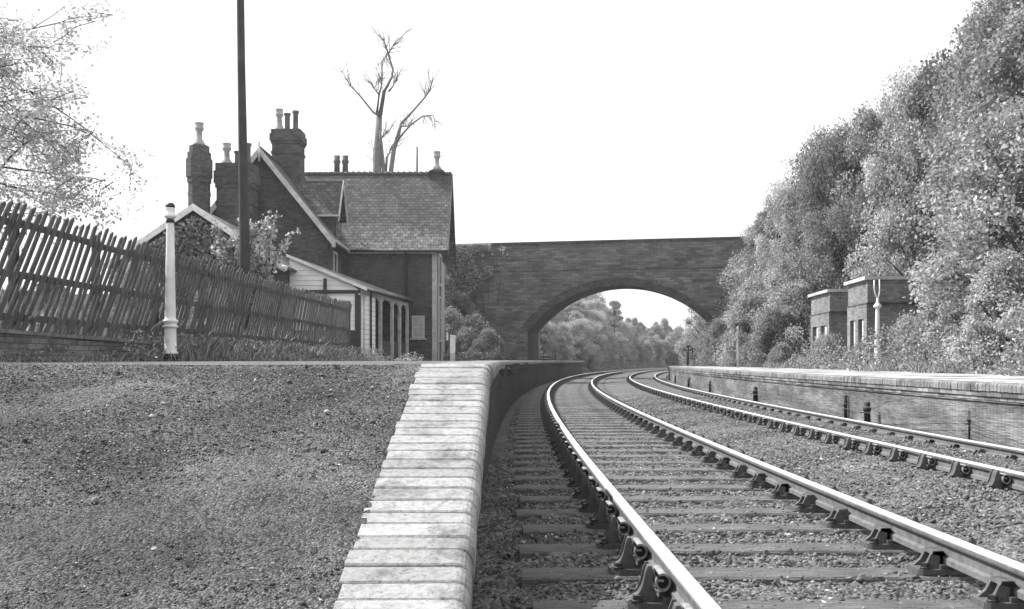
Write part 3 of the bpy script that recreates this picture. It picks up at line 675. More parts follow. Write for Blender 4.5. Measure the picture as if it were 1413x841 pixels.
def window(parent, x0, x1, y, z0, z1, mats=('old_white',), bars=(1, 1), pane='glass', sill=True):
    f = MB(); t = .06; f.box(x0, x0+t, y-.06, y-.004, z0, z1); f.box(x1-t, x1, y-.06, y-.004, z0, z1); f.box(x0+t, x1-t, y-.06, y-.004, z1-t, z1); f.box(x0+t, x1-t, y-.06, y-.004, z0, z0+t); f.box(x0+t, x1-t, y-.055, y-.008, (z0+z1)/2-.025, (z0+z1)/2+.025)
    w0 = f.build('window', M[mats[0]], parent)
    p = MB(); p.box(x0+t, x1-t, y-.035, y-.012, z0+t, z1-t); q = link('pane', None or p.mesh('pane'), M[pane]); q.parent = w0; q.location = -parent.location
    if sill:
        s_ = MB(); s_.box(x0-.08, x1+.08, y-.14, y-.003, z0-.1, z0-.01); q = link('sill', s_.mesh('sill'), M['stone_pale']); q.parent = w0; q.location = -parent.location
    return w0
M['blind'] = paint('blind', .45, .8, .2, 3)
window(hs, PX(568.5, 52), PX(586, 52), 52, PZ(466.5, 52), PZ(436, 52), pane='blind')
# windows of the trackside end wall and the wing's side wall
def side_window(parent, x, y0, y1, z0, z1, nm='window'):
    f = MB(); t = .09
    f.box(x+.003, x+.07, y0, y0+t, z0, z1); f.box(x+.003, x+.07, y1-t, y1, z0, z1); f.box(x+.003, x+.07, y0+t, y1-t, z1-t, z1); f.box(x+.003, x+.07, y0+t, y1-t, z0, z0+t); w0 = f.build(nm, M['old_white'], parent)
    p = MB(); p.box(x+.008, x+.03, y0+t, y1-t, z0+t, z1-t); q = link('pane', p.mesh('pane'), M['glass']); q.parent = w0; q.location = -parent.location
side_window(hs, -3.8, 54.2, 55.9, PZ(395, 55), PZ(352, 55)); side_window(hs, -3.8, 54.2, 55.9, PZ(472, 55), PZ(410, 55))
side_window(hs, -8.35, 49.0, 49.9, PZ(378, 49.4), PZ(348, 49.4))
m = MB(); m.box(-3.797, -3.73, cy-.04, cy+.35, 0, 5.35); m.box(-3.95, -3.798, cy-.04, cy-.002, 0, 5.35); m.box(-3.797, -3.74, 53.6, 54.15, .0, 5.35); m.box(-3.797, -3.74, 55.95, 58.3, 0, 5.35)
m.build('quoins', M['stone_pale'], hs)
# dormer
dr = PZ(250, 51); de = PZ(297, 49.75); dx = PX(473, 51)
m = MB(); m.prism([(49.95, 5.4), (52.05, 5.4), (52.05, de+.1), (51, dr-.2), (49.95, de+.1)], 'x', -10.4, -8.45); dm = m.build('dormer', M['brick_house'], hs)
def sub(nm, mb, mat, par, root): 
    q = link(nm, mb.mesh(nm), mat); q.parent = par; q.location = -root.location; return q
m = MB(); roof_slab(m, [(-10.9, 49.7, de), (dx, 49.7, de), (dx, 51, dr), (-10.9, 51, dr)], .09); roof_slab(m, [(dx, 52.3, de), (-10.9, 52.3, de), (-10.9, 51, dr), (dx, 51, dr)], .09)
sub('roof', m, M['tiles'], dm, hs)
m = MB(); barge(m, (dx+.002, 51, dr+.04), (dx+.002, 49.66, de-.05), .26, .05, 'x'); barge(m, (dx+.002, 51, dr+.04), (dx+.002, 52.34, de-.05), .26, .05, 'x'); m.box(-10.2, dx, 49.6, 49.69, de-.08, de+.0); sub('bargeboard', m, M['old_white'], dm, hs)
m = MB(); m.box(-8.447, -8.40, 50.2, 51.8, 5.75, 6.9); sub('window', m, M['glass'], dm, hs)
m = MB(); m.tube([(ex+.06, 47.4, ez-.02), (ex+.06, 51.6, ez-.05)], .06, 8); m.box(ex-.1, ex+.06, 47.4, 47.6, ez-.3, ez-.08); m.build('gutter', M['old_white'], hs)
# chimneys
def stack(x0, x1, y0, y1, zb, zt, pots, nm='chimney_stack', octg=False):
    m = MB(); xc, yc = (x0+x1)/2, (y0+y1)/2; a, b_ = (x1-x0)/2, (y1-y0)/2; H_ = zt-zb
    def ring(k, z0, z1):
        if octg: m.lathe([(a*k*1.06, z0), (a*k*1.06, z1)], xc, yc, 0, 8, 0, False, .5)
        else: m.box(xc-a-k+1, xc+a+k-1, yc-b_-k+1, yc+b_+k-1, z0, z1)
    if octg:
        for k, q0, q1 in ((1.16, 0, .2), (1.0, .2, .33), (.93, .33, .62), (.97, .62, .65), (.93, .65, .72), (1.02, .72, .76), (1.12, .76, .9), (1.0, .9, .95), (.85, .95, 1)): ring(k, zb+H_*q0, zb+H_*q1)
    else:
        for k, q0, q1 in ((1.05, 0, .3), (1.0, .3, .62), (1.04, .62, .66), (1.0, .66, .78), (1.05, .78, .82), (1.1, .82, .93), (1.04, .93, 1)): ring(k, zb+H_*q0, zb+H_*q1)
    st = m.build(nm, M['brick_house'], hs)
    for (px, kind, hh) in pots:
        p = MB(); x_ = PX(px, yc); z_ = zt+.003
        if kind == 'crown': p.lathe([(.3, 0), (.22, .15*hh), (.13, .3*hh), (.12, .62*hh), (.19, .72*hh), (.2, .78*hh), (.17, .82*hh), (.19, hh*.98), (.2, hh)], x_, yc, z_, 12)
        elif kind == 'tall': p.lathe([(.2, 0), (.13, .2*hh), (.125, .85*hh), (.17, .9*hh), (.17, hh)], x_, yc, z_, 12)
        else: p.lathe([(.17, 0), (.15, .5*hh), (.2, .62*hh), (.2, .72*hh), (.15, .76*hh), (.18, hh)], x_, yc, z_, 12)
        q = link('chimney_pot', p.mesh('chimney_pot'), M['pot_light'] if kind == 'crown' else M['dark_pot']); q.parent = st; q.location = -hs.location
    return st
stack(PX(260, 45.5), PX(290, 45.5), 45.0, 46.0, 3.6, PZ(202, 45.5), [(275, 'crown', 1.0)], octg=True)
stack(PX(303, 46.6), PX(352, 46.6), 46.1, 47.1, 3.8, PZ(228, 46.6), [(313, 'crown', .95), (328, 'tall', .6), (342, 'tall', .95)])
stack(PX(379, 52), PX(417, 52), 51.4, 52.6, 8.2, PZ(182, 52), [(385.5, 'crown', 1.1), (396.5, 'tall', .9), (408, 'tall', 1.02)])
stack(PX(458, 58.4), PX(482, 58.4), 58.0, 58.8, 5.5, PZ(239, 58.4), [(465, 'plain', .95), (476.5, 'plain', .95)])
stack(PX(595, 55.3), PX(611, 55.3), 55.0, 55.6, 9.2, PZ(236, 55.3), [(603, 'crown', 1.0)])
m = MB(); m.tube([(PX(575.5, 55.6), 55.6, 9.5), (PX(575.5, 55.6), 55.6, PZ(203, 55.6))], .045, 8); m.build('vent_pipe', M['iron'], hs)

# ---------------------------------------------------------------- low building with boarded verandah
lb = empty('station_outbuilding', (-10, 43, 0), 'low gabled brick building with white weatherboarding and a verandah in front of the station house', 'building')
ax2, az2, ex2, ez2 = PX(270, 40), PZ(285, 40), PX(394, 40), PZ(367, 40); s2_ = (az2-ez2)/(ex2-ax2); lx2 = 2*ax2-ex2
m = MB(); m.prism([(lx2+.35, -.1), (ex2-.35, -.1), (ex2-.35, ez2+.35*s2_-.14), (ax2, az2-.14), (lx2+.35, ez2+.35*s2_-.14)], 'y', 40.05, 47.69); m.build('wall', M['brick_house'], lb)
m = MB(); roof_slab(m, [(ex2, 39.7, ez2), (ex2, 47.69, ez2), (ax2, 47.69, az2), (ax2, 39.7, az2)], .1); roof_slab(m, [(ax2, 39.7, az2), (ax2, 47.69, az2), (lx2, 47.69, ez2), (lx2, 39.7, ez2)], .1); m.build('roof', M['slates'], lb)
for (A, B) in (((ax2, 39.69, az2+.06), (ex2+.05, 39.69, ez2-.02)), ((ax2, 39.69, az2+.06), (lx2-.05, 39.69, ez2-.02))):
    m = MB(); barge(m, A, B, .26); m.build('bargeboard', M['white_paint'], lb)
m = MB(); m.lathe([(.11, 0), (.13, .12), (.1, .2)], ex2+.02, 39.66, ez2-.22, 10); m.build('kneeler', M['white_paint'], lb)
# boarded wall facing the viewer
wy = 42.2; bx0, bx1 = -8.93, PX(497, wy); tz0, tz1 = 4.22, PZ(399, wy)
def top_at(x_): return tz0+(tz1-tz0)*(x_-bx0)/(bx1-bx0)
m = MB(); z0 = PZ(456, wy)
while z0 < tz0-.05:
    z1 = min(z0+.2, tz0); xe0 = bx1-.02 if z0 < tz1 else bx0+(z0-tz0)/(tz1-tz0)*(bx1-bx0); xe1 = bx1-.02 if z1 < tz1 else bx0+(z1-tz0)/(tz1-tz0)*(bx1-bx0)
    m.add([(bx0, wy-.03, z0), (xe0, wy-.03, z0), (xe1, wy-.002, z1), (bx0, wy-.002, z1), (bx0, wy+.02, z0), (xe0, wy+.02, z0)], [(0, 1, 2, 3), (0, 4, 5, 1)]); z0 += .2
m.build('weatherboard', M['weatherboard'], lb)
m = MB(); m.box(bx0, bx1-.02, wy-.04, wy+.1, 0, PZ(456.5, wy)); m.prism([(bx0, .0), (bx1-.03, 0), (bx1-.03, tz1-.03), (bx0, tz0-.03)], 'y', wy+.022, wy+.1); m.build('base_boards', M['dark_paint'], lb)
m = MB(); m.box(bx1-.2, bx1+.02, wy-.09, wy+.08, 0, tz1-.05); m.box(PX(400, wy), bx1-.201, wy-.07, wy-.032, PZ(405.5, wy), PZ(400.5, wy)); m.build('framing', M['dark_paint'], lb)
m = MB(); m.box(PX(446.3, wy-.3), PX(450.5, wy-.3), wy-.35, wy-.2, 1.4, PZ(384.5, wy-.3)); m.build('vent_pipe', M['iron'], lb)
# verandah: outer line A to B
A = Vector((bx1, wy, 0)); B = Vector((PX(562.5, 51.9), 51.9, 0)); d_ = (B-A).normalized(); nrm = Vector((d_.y, -d_.x, 0)); zt = 2.93
m = MB(); o_ = nrm*.22
m.add([Vector((bx0-.1, wy-.15, tz0+.06)), A+o_+Vector((0, -.15, tz1+.02)), B+o_+Vector((0, 0, zt+.12)), Vector((-8.3, 51.9, 4.0)), Vector((bx0-.1, wy-.15, tz0-.0)), A+o_+Vector((0, -.15, tz1-.04)), B+o_+Vector((0, 0, zt+.06)), Vector((-8.3, 51.9, 3.94))],
      [(0,1,2,3),(7,6,5,4),(0,4,5,1),(1,5,6,2),(2,6,7,3),(3,7,4,0)]); m.build('verandah_roof', M['slates'], lb)
m = MB(); barge(m, (bx0-.1, wy-.155, tz0+.07), (bx1+.3, wy-.155, tz1+.03), .12, .04); m.build('bargeboard', M['white_paint'], lb)
def vbox(m, f0, f1, off0, off1, z0, z1):
    p0, p1 = A+d_*f0, A+d_*f1; q = [p0+nrm*off0, p1+nrm*off0, p1+nrm*off1, p0+nrm*off1]
    m.add([v+Vector((0, 0, z0)) for v in q]+[v+Vector((0, 0, z1)) for v in q], [(0,1,2,3),(7,6,5,4),(0,4,5,1),(1,5,6,2),(2,6,7,3),(3,7,4,0)])
Ln = (B-A).length
m = MB(); m.tube([A+nrm*.25+Vector((0, 0, tz1-.05)), B+nrm*.25+Vector((0, 0, zt+.04))], .06, 8); m.build('gutter', M['dark_paint'], lb)
m = MB(); vbox(m, 0, Ln, -.02, .06, zt-.22, zt-.06); m.build('fascia', M['old_white'], lb)
fr = lambda px: float(np.interp(px, [497+0, 505, 512, 520, 530, 541, 551, 562.5], [PXf for PXf in [0]*8])) 
def fpx(px):
    lo, hi = 0., Ln
    for _ in range(40):
        mid = (lo+hi)/2; p = A+d_*mid
        if CX+F*p.x/p.y < px: lo = mid
        else: hi = mid
    return lo
m = MB(); z0 = .3
while z0 < zt-.3: vbox(m, .1, fpx(517), .0, .03, z0, z0+.185); z0 += .2
m.build('side_boards', M['weatherboard'], lb)
m = MB(); pq = A+d_*fpx(509)+nrm*.09; m.tube([pq+Vector((0, 0, 0)), pq+Vector((0, 0, zt))], .045, 8); m.build('downpipe', M['iron'], lb)
for px in (500.5, 524.5, 540.5, 551, 561.5):
    f_ = fpx(px); m = MB(); vbox(m, f_-.07, f_+.07, -.06, .08, 0, zt-.2)
    for s in (-1, 1):
        p0 = A+d_*f_
        for k in range(5):
            a = k/4*math.pi/2; vbox(m, f_+s*(.08+.5*(1-math.cos(a)))-.03, f_+s*(.08+.5*(1-math.cos(a)))+.03, -.02, .04, zt-.9+.62*math.sin(a), zt-.22) if k else None
    m.build('verandah_post', M['old_white'], lb)
m = MB(); vbox(m, fpx(526), fpx(561), -.1, -.04, .0, .9); m.build('dado', M['dark_paint'], lb)

# white board on a post by the house
nb = empty('notice_board', (PX(622.5, 47), 47, .05), 'small white board on a post beside the trackside corner of the station house', 'notice board')
m = MB(); m.box(PX(618.8, 47), PX(620.4, 47), 47, 47.08, 0, PZ(465, 47)); m.build('post', M['dark_paint'], nb)
m = MB(); m.prism([(PX(620.8, 47), PZ(488, 47)), (PX(628, 47), PZ(488, 47)), (PX(628.6, 47), PZ(463, 47)), (PX(621, 47), PZ(462, 47))], 'y', 47.0, 47.05); m.build('board', M['white_paint'], nb)
m = MB(); m.box(PX(621, 47), PX(628, 47), 47.0, 47.1, 0, PZ(488.3, 47)); m.build('base', M['old_white'], nb)
m = MB(); m.box(PX(616, 47.3), PX(618.5, 47.3), 47.3, 47.36, PZ(470, 47.3), PZ(459, 47.3)); m.build('bracket', M['white_paint'], nb)

# ---------------------------------------------------------------- road bridge
BA = R(-13); bd = Vector((math.cos(BA), math.sin(BA), 0)); bn = Vector((math.sin(-BA), math.cos(BA), 0)); J0 = Vector((PX(728, 65), 65, 0)); SP = 11.33; ZS, ZC, ZT = 1.82, 4.59, 7.36; DEP = 3.4
br = empty('road_bridge', (J0.x, J0.y, -1.2), 'dark brick road bridge with one wide segmental arch over both tracks', 'bridge')
RA = ((SP/2)**2+(ZC-ZS)**2)/(2*(ZC-ZS))
def arc(w_, r_=0):
    dx_ = w_-SP/2; return ZC-RA+math.sqrt(max((RA+r_)**2-dx_*dx_, 0))
def W3(w_, dep, z_): return J0+bd*w_+bn*dep+Vector((0, 0, z_))
ws = [SP*i/48 for i in range(49)]
m = MB()
def quad(*p, mi=0): m.add(p, [(0, 1, 2, 3)], mi)
for dep, fl in ((0, 0), (DEP, 1)):
    def q(*p): m.add(p if not fl else p[::-1], [(0, 1, 2, 3)])
    q(W3(-12, dep, -1.4), W3(0, dep, -1.4), W3(0, dep, ZT-.16), W3(-12, dep, ZT-.16)); q(W3(SP, dep, -1.4), W3(SP+14, dep, -1.4), W3(SP+14, dep, ZT-.16), W3(SP, dep, ZT-.16))
    for a, b in zip(ws[:-1], ws[1:]): q(W3(a, dep, arc(a)), W3(b, dep, arc(b)), W3(b, dep, ZT-.16), W3(a, dep, ZT-.16))
m.build('spandrel_wall', M['brick_bridge'], br)
m = MB(); n0 = 0
m.add([W3(0, 0, -1.4), W3(0, DEP, -1.4), W3(0, DEP, ZS), W3(0, 0, ZS)], [(0, 1, 2, 3)]); m.add([W3(SP, 0, -1.4), W3(SP, DEP, -1.4), W3(SP, DEP, ZS), W3(SP, 0, ZS)], [(3, 2, 1, 0)])
for a, b in zip(ws[:-1], ws[1:]): m.add([W3(a, 0, arc(a)), W3(b, 0, arc(b)), W3(b, DEP, arc(b)), W3(a, DEP, arc(a))], [(3, 2, 1, 0)], 0, True)
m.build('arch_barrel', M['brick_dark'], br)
m = MB(); mi_ = 0
for rgi in range(4):
    r0, r1 = .02+rgi*.115, .02+rgi*.115+.105; N = 60; a0 = math.asin((SP/2)/RA)
    for i in range(N):
        t0, t1 = -a0+2*a0*i/N, -a0+2*a0*(i+1)/N; pr_ = -.035-(.006 if (i+rgi) % 2 else 0); pp = []
        for dep in (pr_, .1):
            for (t_, r_) in ((t0, r0), (t1, r0), (t1, r1), (t0, r1)): pp.append(W3(SP/2+(RA+r_)*math.sin(t_), dep, ZC-RA+(RA+r_)*math.cos(t_)))
        m.add(pp, [(0,1,2,3),(0,4,5,1),(1,5,6,2),(2,6,7,3),(3,7,4,0)])
m.build('arch_ring', M['brick_house'], br)
def bbox(m, w0, w1, d0, d1, z0, z1):
    q = [W3(w0, d0, z0), W3(w1, d0, z0), W3(w1, d1, z0), W3(w0, d1, z0), W3(w0, d0, z1), W3(w1, d0, z1), W3(w1, d1, z1), W3(w0, d1, z1)]; m.add(q, [(0,3,2,1),(4,5,6,7),(0,1,5,4),(1,2,6,5),(2,3,7,6),(3,0,4,7)])
m = MB(); bbox(m, -12, SP+14, -.05, .42, ZT-.159, ZT); bbox(m, -12, SP+14, DEP-.42, DEP+.05, ZT-.159, ZT); m.build('parapet_coping', M['brick_house'], br)
m = MB(); bbox(m, -12, SP+14, -.04, -.002, 5.58, 5.66); m.build('string_course', M['brick_bridge'], br)
m = MB(); bbox(m, -12, SP+14, .4, DEP-.4, 5.4, 5.9); m.build('deck', M['earth'], br)

# timber barrier on the far end of the left platform
tb = empty('timber_barrier', (PX(766, 77), 77, 0), 'low dark timber barrier at the far end of the left platform under the arch', 'barrier')
m = MB(); m.box(PX(765, 77), PX(767.3, 77), 76.95, 77.05, 0, .86); m.build('post', M['paling'], tb)
for z_ in (.12, .3):
    m = MB(); m.box(PX(734, 77), PX(765, 77), 76.97, 77.03, z_-.05, z_+.04); m.build('rail', M['paling'], tb)
# dwarf signal
ds = empty('dwarf_signal', (PX(949, 72), 72, -.3), 'short dark post with two side loops beyond the end of the right platform', 'signal')
xs = PX(949, 72); m = MB(); m.tube([(xs, 72, -.35), (xs, 72, .95)], .09, 10); m.build('post', M['iron'], ds)
m = MB(); m.box(xs-.33, xs+.33, 71.95, 72.05, .72, .8); m.build('cross_bar', M['iron'], ds)
for s in (-1, 1):
    m = MB(); m.tube([(xs+s*.3, 72, .85), (xs+s*.36, 72, .6), (xs+s*.3, 72, .38), (xs+s*.16, 72, .33)], .04, 6); m.build('loop', M['iron'], ds)
m = MB(); m.lathe([(.11, 0), (.13, .1), (.02, .16)], xs, 72, .95, 10); m.build('cap', M['iron'], ds)

# ---------------------------------------------------------------- brick huts on the right bank
def hut(px, Y, ln, wd, label):
    root = empty('brick_hut', (PX(px, Y), Y, -.3), label, 'hut', 'flat-roofed brick huts on the right bank', -R(4)); zt_ = 2.98+.3; o = MB(); b_ = []
    def bb(nm, mat, boxes):
        m = MB(); [m.box(*q) for q in boxes]; r_ = link(nm, m.mesh(nm), M[mat]); r_.parent = root; return r_
    W = bb('wall', 'brick_hut', [(.05, wd, .05, ln-.05, 0, 2.3)]); 
    bb('parapet', 'brick_hut', [(0, wd, 0, ln, 2.36, zt_-.12)]); bb('string_course', 'brick_dark', [(-.04, wd, -.04, ln+.04, 2.3, 2.36)])
    bb('roof_coping', 'stone_pale', [(-.13, wd+.05, -.13, ln+.13, zt_-.12, zt_)])
    # piers and two slim recessed openings on the trackside face
    bb('pier', 'brick_hut', [(-.03, .05, 0, .42, 0, 2.299)]); bb('pier', 'brick_hut', [(-.03, .05, ln-.42, ln, 0, 2.299)]); bb('pier', 'brick_hut', [(-.03, .05, ln/2-.22, ln/2+.22, 0, 1.8)]); bb('lintel', 'brick_hut', [(-.03, .05, .42, ln-.42, 1.8, 2.299)])
    ow_ = ln/2-.64
    for y0 in (.42, ln/2+.22): bb('shutter', 'stone_pale', [(.02, .048, y0, y0+ow_*.5, .3, 1.8)])
    for y0 in (.42, ln/2+.22): bb('window', 'glass', [(.03, .048, y0+ow_*.5+.002, y0+ow_-.002, .4, 1.8)])
    return root
hut(1197, 37, 2.75, 5.5, 'nearer of the two flat-roofed brick huts on the right bank, behind the white lamp column')
hut(1145, 43.6, 3.6, 5.0, 'further of the two flat-roofed brick huts on the right bank, half overgrown')

# ---------------------------------------------------------------- vegetation
def leaves(cen, size, rng, up=.4, shape=(1, .62)):
    n = len(cen); a = rng.normal(size=(n, 3)); a[:, 2] += up; a /= np.linalg.norm(a, axis=1)[:, None]
    b_ = rng.normal(size=(n, 3)); u = np.cross(a, b_); u /= np.linalg.norm(u, axis=1)[:, None]; v = np.cross(a, u)
    s = np.asarray(size)[:, None]*.5
    q = np.stack([cen-u*s*shape[0], cen+v*s*shape[1]-a*s*.12, cen+u*s*shape[0], cen-v*s*shape[1]-a*s*.12], 1)
    return q.reshape(-1, 3), np.arange(4*n).reshape(-1, 4), rng.random(n)
def crown_pts(rng, lobes, per, spread):
    out = []
    for (c, rad) in lobes:
        d = rng.normal(size=(per, 3)); d /= np.linalg.norm(d, axis=1)[:, None]; rr_ = rad*(.72+.34*rng.random(per))
        out.append(np.array(c)+d*rr_[:, None]*np.array([1, 1, .85])+rng.normal(size=(per, 3))*spread)
    return np.concatenate(out)
def make_tree_meshes(seed, H, Rc, trunk_h, nl, per, ls, z0f=.12, shape='round'):
    r = np.random.default_rng(seed); lobes = []; tb_ = MB(); tb_.tube([(0, 0, -.6), (.05, .02, trunk_h*.5), (.1, -.05, trunk_h), (0, 0, H*.6), (.1, .1, H*.85)], [.2, .17, .14, .08, .02], 8)
    for i in range(nl):
        z = H*(z0f+(1-z0f)*r.random()**.85); k = math.sqrt(max(0, 1-((z/H-.45)/.58)**2)) if shape == 'round' else max(.12, 1-(z/H)**1.6)
        ang = r.uniform(0, 6.28); rad = Rc*k*r.random()**.45; c = (rad*math.cos(ang), rad*math.sin(ang), z); lr = r.uniform(.25, .8)*(.7+.4*(Rc > 2))
        lobes.append((c, lr))
        if i % 2 == 0: tb_.tube([(0, 0, max(z*.55, .2)), (c[0]*.5, c[1]*.5, z*.8), c], [.06, .04, .012], 5)
    pts = crown_pts(r, lobes, per, .1); V, Fc, rn = leaves(pts, r.uniform(ls*.5, ls*1.5, len(pts)), r)
    return tb_, (V, Fc, rn)
def reg(seed, H, Rc, th_, nl, per, ls, leafm, z0f=.12, shape='round'):
    tb_, (V, Fc, rn) = make_tree_meshes(seed, H, Rc, th_, nl, per, ls, z0f, shape); tm = tb_.mesh('trunk'); tm.materials.append(M['bark'])
    cm_o = npmesh('crown', V, Fc, leafm, rnd=rn); cm = cm_o.data; bpy.data.objects.remove(cm_o); return tm, cm
TREES = [reg(101, 9.5, 3.1, 2.5, 120, 560, .105, M['leaf']), reg(102, 9.0, 2.8, 2.2, 110, 520, .11, M['leaf'], .05), reg(103, 9.5, 3.0, 2.2, 120, 640, .1, M['leaf_light'], .08), reg(104, 8.5, 2.7, 2, 110, 460, .115, M['leaf_dark'], .05)]
SHRUBS = [reg(201, 3.2, 1.7, .6, 64, 460, .08, M['leaf_light'], 0, 'cone'), reg(202, 2.6, 1.6, .5, 56, 430, .085, M['leaf'], 0, 'cone'), reg(203, 4.2, 1.9, .8, 76, 470, .08, M['leaf_light'], 0), reg(204, 2.2, 1.5, .5, 50, 340, .095, M['leaf'], 0, 'cone')]
def plant(kind, bank, X, Y, z, s, rot, name, label, cat, group, sz=None):
    tm, cm = bank[kind]; r_ = empty(name, (X, Y, z), label, cat, group, rot); r_.scale = (s, s, sz or s)
    newobj('trunk' if name != 'shrub' else 'stem', tm, r_); newobj('crown' if name != 'shrub' else 'foliage', cm, r_); return r_
def gz(X, Y): return float(ground_h(np.array([X], float), np.array([Y], float))[0])
rv = random.Random(55)
TL = [  # kind, X, Y, top z, width scale
 (0, 15.0, 27.5, 11.6, 1.05), (2, 17.5, 23.5, 12.5, 1.1), (1, 16.2, 32.5, 11.6, 1.0), (0, 19.5, 30, 13.5, 1.1), (3, 17.2, 40.6, 11.3, .95), (2, 18.5, 37.5, 12.6, 1.1), (1, 16.6, 48.5, 11.2, .95), (0, 19, 45, 12, 1.1),
 (3, 15.8, 52, 10.2, .8), (0, 17.5, 54.5, 10.6, 1.0), (1, 14.6, 57.5, 8.3, .72), (2, 14.9, 62, 7.6, .72), (1, 17.6, 61.5, 9.6, .9), (2, 16.4, 41.8, 11.0, .85), (0, 15.2, 49.6, 10.5, .8), (2, 14.6, 54.6, 8.9, .72), (1, 17.0, 35.4, 11.6, .9), (0, 15.2, 30.2, 10.8, .9)]
tl = ['tall dense leafy tree on the right bank, reaching the top of the view', 'broad pale leafy tree at the right edge of the view', 'tree on the right bank above the nearer brick hut', 'tallest tree at the upper right corner, behind the pale ones', 'dark tree directly behind the nearer brick hut', 'pale tree standing behind the dark tree by the huts',
 'tree on the right bank behind the further brick hut', 'tall tree in the back row beyond the two huts', 'dark tree between the further hut and the bridge', 'rounded tree in the back row near the bridge end', 'lower tree leaning over the right end of the bridge parapet', 'small pale tree hiding the right abutment of the bridge', 'tree just above the right end of the bridge parapet', 'pale tree filling the gap above the further brick hut', 'tree above and just left of the further brick hut', 'low pale tree in front of the slope near the right end of the bridge', 'tree whose crown rises straight above the gap between the huts and the lamp column', 'bright leafy tree hanging over the right side of the nearer brick hut']
for (q, lab) in zip(TL, tl):
    k, X, Y, top, ws_ = q; z = gz(X, Y)-.2; hh = (9.5, 9.0, 9.5, 8.5)[k]; plant(k, TREES, X, Y, z, ws_, rv.uniform(0, 6.28), 'broadleaf_tree', lab, 'tree', 'trees on the right bank', (top-z)/hh)
SHL = [(0, 12.6, 22.5, 1.25), (2, 13.2, 26.5, 1.45), (0, 13.1, 29.5, 1.0), (2, 15.0, 20.5, 1.4), (3, 12.6, 31.8, .6), (1, 13.5, 31.5, 1.1), (3, 10.8, 20.0, .8), (0, 11.6, 24.8, .85), (1, 10.4, 17.5, .8), (2, 12.5, 17.0, 1.1),
  (3, 12.0, 36.1, .42), (1, 12.3, 40.4, .5), (0, 12.6, 42.6, .42), (2, 13.6, 35.6, .45), (0, 14.6, 35.4, .6), (3, 11.7, 45.5, .5), (1, 12.2, 49, 1.0), (0, 11.9, 53, 1.1), (2, 14.2, 61.0, 1.3), (1, 14.0, 59.4, 1.2), (2, 13.4, 54.5, 1.1), (3, 11.0, 56.5, .65), (0, 13.3, 58.8, 1.0), (1, 12.0, 60.5, 1.0), (2, 13.6, 49.5, 1.1), (0, 15.8, 30.0, 1.5), (2, 15.6, 32.5, 1.3), (0, 16.4, 34.6, 1.35)]
sl_lab = 'leafy shrub growing over the back of the right platform'
for i, (k, X, Y, s) in enumerate(SHL):
    plant(k, SHRUBS, X, Y, gz(X, Y)-.1, s, rv.uniform(0, 6.28), 'shrub', 'bushy leafy shrub crowding the back of the right platform below the trees', 'shrub', 'shrubs along the back of the right platform')
# left of the bridge
for i, (k, X, Y, s) in enumerate([(1, -3.6, 60.6, .95), (3, -2.2, 62.0, .95), (3, -1.4, 60.8, .8), (1, -2.6, 59.4, .7), (1, -4.8, 62.0, .75), (3, -.6, 62.4, .6), (0, -4.6, 63.6, .5), (3, -1.9, 58.5, .55), (1, -3.0, 63.6, .55)]):
    plant(k, SHRUBS, X, Y, gz(X, Y)-.15, s, rv.uniform(0, 6.28), 'shrub', 'bush on the slope between the station house and the left end of the bridge', 'shrub', 'bushes left of the bridge')
# cutting beyond the bridge
q = 0
for Y in np.arange(78, 150, 4.6):
    for du in (-5.0, -7.4, -10.2, -13.0):
        X = float(cx(Y))+du+rv.uniform(-.8, .8); Yq = Y+rv.uniform(-1.5, 1.5); k = rv.choice((0, 0, 2, 3)); plant(k, SHRUBS, X, Yq, gz(X, Yq)-.2, rv.uniform(.75, 1.25)*(1.15 if du < -9 else .85), rv.uniform(0, 6.28), 'shrub', 'bush on the far cutting side seen through the arch', 'shrub', 'bushes beyond the bridge')
for i, (k, Y, du, s_, zs) in enumerate([(0, 84, -8.5, .4, .25), (1, 92, -9, .45, .34), (0, 100, -11, .55, .5), (3, 107, -9, .5, .45), (1, 117, -10.5, .6, .5), (0, 126, -9, .6, .46), (3, 134, -10, .6, .42), (1, 143, -9.5, .65, .4), (0, 150, -8, .7, .38), (1, 158, -6, .8, .38), (0, 166, -4, .9, .4), (3, 172, 0, 1.0, .42), (1, 176, 5, 1.0, .42)]):
    X = float(cx(Y))+du; plant(k, TREES, X, Y, gz(X, Y)-.3, s_, rv.uniform(0, 6.28), 'broadleaf_tree', 'low hazy tree on the far cutting side seen through the arch', 'tree', 'trees beyond the bridge', zs*.8)
for Y in np.arange(76, 165, 5):
    for du in (8.6, 11, 14):
        X = float(cx(Y))+du; plant(rv.choice((0, 1, 2)), SHRUBS, X, Y, gz(X, Y)-.2, 1.1, rv.uniform(0, 6.28), 'shrub', 'bush on the right cutting side beyond the bridge', 'shrub', 'bushes on the right beyond the bridge')
X = PX(848, 112); plant(0, TREES, X, 112, 3.2, .3, 1., 'broadleaf_tree', 'thin-topped tree standing on the far cutting, seen through the arch', 'tree', None, .33)
for Y in np.arange(146, 205, 4.5):
    for du in (-5.5, -8.5, -11.5):
        X = float(cx(Y))+du+rv.uniform(-1, 1); plant(rv.choice((0, 1, 3)), SHRUBS, X, Y, gz(X, Y)-.2, rv.uniform(.7, 1.1), rv.uniform(0, 6.28), 'shrub', 'bush on the far cutting side seen through the arch', 'shrub', 'bushes beyond the bridge')
